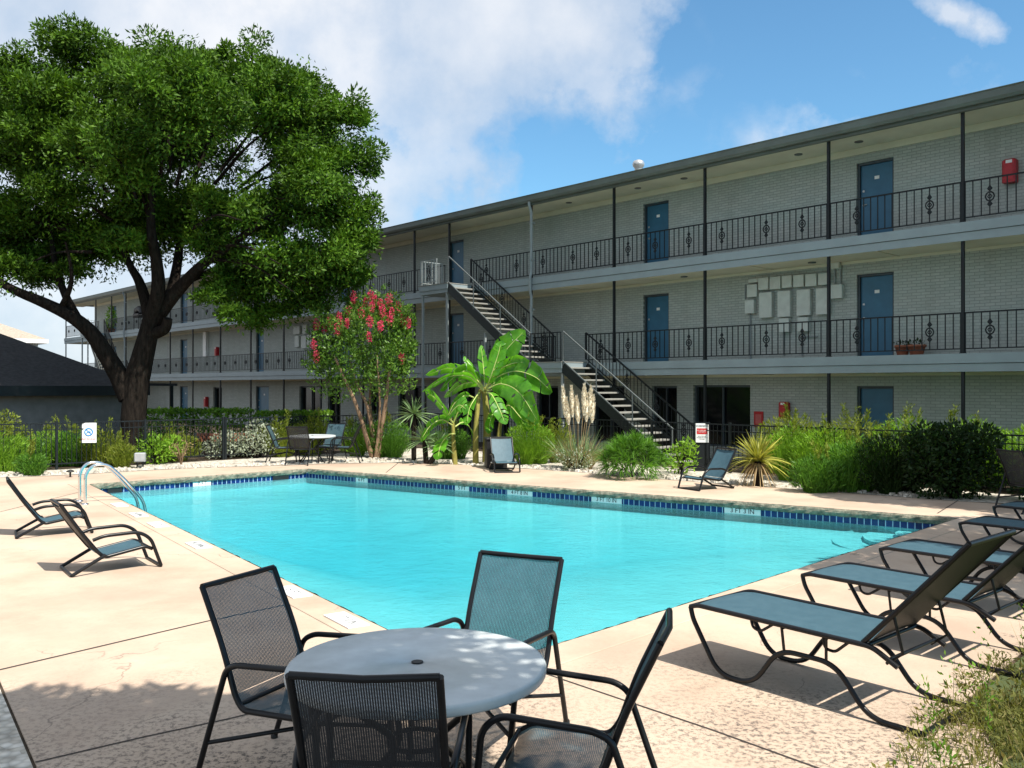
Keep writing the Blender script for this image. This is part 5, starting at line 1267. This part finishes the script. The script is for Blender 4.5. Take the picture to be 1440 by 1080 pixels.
# chaise loungers
def lounger(loc, rz, label, group):
    """y = 0 at the foot end, the back rises beyond y = 1.33"""
    r = empty('chaise_lounger', (*loc, 0), label, 'lounger', group, rz); hw = .335; w = .655; h = .47
    sling_surface([(.02, h - .012), (.1, h), (1.3, h - .01)], w, -.012, 9).build('seat', M['lounge_sling'], r)
    sling_surface([(1.33, h), (1.70, h + .43), (1.90, h + .66)], w, -.012, 9).build('backrest', M['lounge_sling'], r)
    for s in (-1, 1):
        m_ = MB(); x = s * hw
        m_.tube(smooth([(x, -.0, h - .02), (x, .06, h), (x, 1.36, h - .01), (x, 1.52, h - .10)], .05, 4), .017, 9); m_.build('seat_rail', M['frame'], r)
        m_ = MB(); m_.tube(smooth([(x * .97, 1.30, h + .0), (x * .97, 1.70, h + .44), (x * .97, 1.925, h + .69)], .2, 5), .017, 9); m_.build('back_rail', M['frame'], r)
        m_ = MB()
        m_.tube(smooth([(x, .0, h - .02), (x, .02, h - .1), (x, .24, .018), (x, .52, .018), (x, .72, .30), (x, 1.12, .30), (x, 1.34, .018), (x, 1.67, .018)], .12, 7), .0175, 10); m_.build('sled_leg', M['frame'], r)
        m_ = MB(); m_.bar((x, .76, .30), (x, .74, h), .014); m_.bar((x, 1.06, .30), (x, 1.06, h), .014); m_.build('strut', M['frame'], r)
        m_ = MB(); m_.tube(smooth([(s * .30, .48, h - .01), (s * .30, .50, h - .08), (s * .30, .56, h - .09), (s * .30, .66, h - .02)], .03, 4), .010, 7); m_.build('stacking_loop', M['frame'], r); m_ = MB(); m_.tube(smooth([(s * .30, 1.02, h - .01), (s * .30, 1.03, h - .1), (s * .30, 1.1, h - .11), (s * .30, 1.2, h - .02)], .03, 4), .010, 7); m_.build('stacking_loop', M['frame'], r)
        m_ = MB(); m_.tube([(s * .31, 1.48, h + .22), (s * .31, 1.54, h - .02), (s * .31, 1.44, h - .1)], .010, 7); m_.build('back_prop', M['frame'], r)
    for y, z, q in ((0.0, h - .02, .018), (1.33, h - .01, .014), (1.67, .018, .0175), (1.925, h + .69, .017), (.75, h - .02, .012), (1.46, h - .07, .012)):
        m_ = MB(); m_.tube([(-hw, y, z), (hw, y, z)], q, 8); m_.build('crossbar', M['frame'], r)
    return r
GL = 'chaise loungers in a row on the right'
ld = Vector((.66, -.75)).normalized(); lrz = math.atan2(-ld.x, ld.y)
def foot(px0, py0, px1, py1, h=.47):
    a, b = Vector(G(px0, py0, h)), Vector(G(px1, py1, h)); return (a + b) / 2
f1 = foot(975, 850, 1042, 828)
lg = lounger(tuple(f1), lrz, 'nearest chaise lounger, sunlit, its shadow on the deck', GL)
for (q, lab, da) in ((foot(1132, 810, 1180, 787), 'second chaise lounger, half in sun, behind the nearest one', .0), (foot(1240, 772, 1276, 756), 'third chaise lounger, in shade by the pool corner', .03), (foot(1352, 737, 1377, 723), 'fourth chaise lounger, in shade beyond the pool corner', .02), (foot(1401, 712, 1420, 704), 'last chaise lounger, furthest along the row at the right border', .0)):
    dup(lg, tuple(q), lrz + da, lab)
# garden lights
x, y = G(197, 658); r = empty('garden_floodlight', (x, y, 0), 'grey garden floodlight on short legs in the white gravel', 'floodlight', None, rad(15))
m_ = MB(); m_.bbox(-.13, .13, -.08, .12, .16, .38, .02); m_.build('housing', M['lamp'], r)
m_ = MB(); m_.box(-.11, .11, -.088, -.081, .18, .36); m_.build('lens', M['galv'], r)
for s in (-.07, .07): m_ = MB(); m_.bar((s, .02, -.02), (s, .02, .16), .03); m_.build('leg', M['iron'], r)
x, y = G(99, 671); r = empty('path_light', (x, y, 0), 'small black spike light at the edge of the left deck', 'path light')
m_ = MB(); m_.bar((0, 0, -.02), (0, 0, .12), .03); m_.build('spike', M['black'], r); m_ = MB(); m_.lathe([(.08, .12), (.085, .14), (.02, .17)], 12); m_.build('hood', M['black'], r)
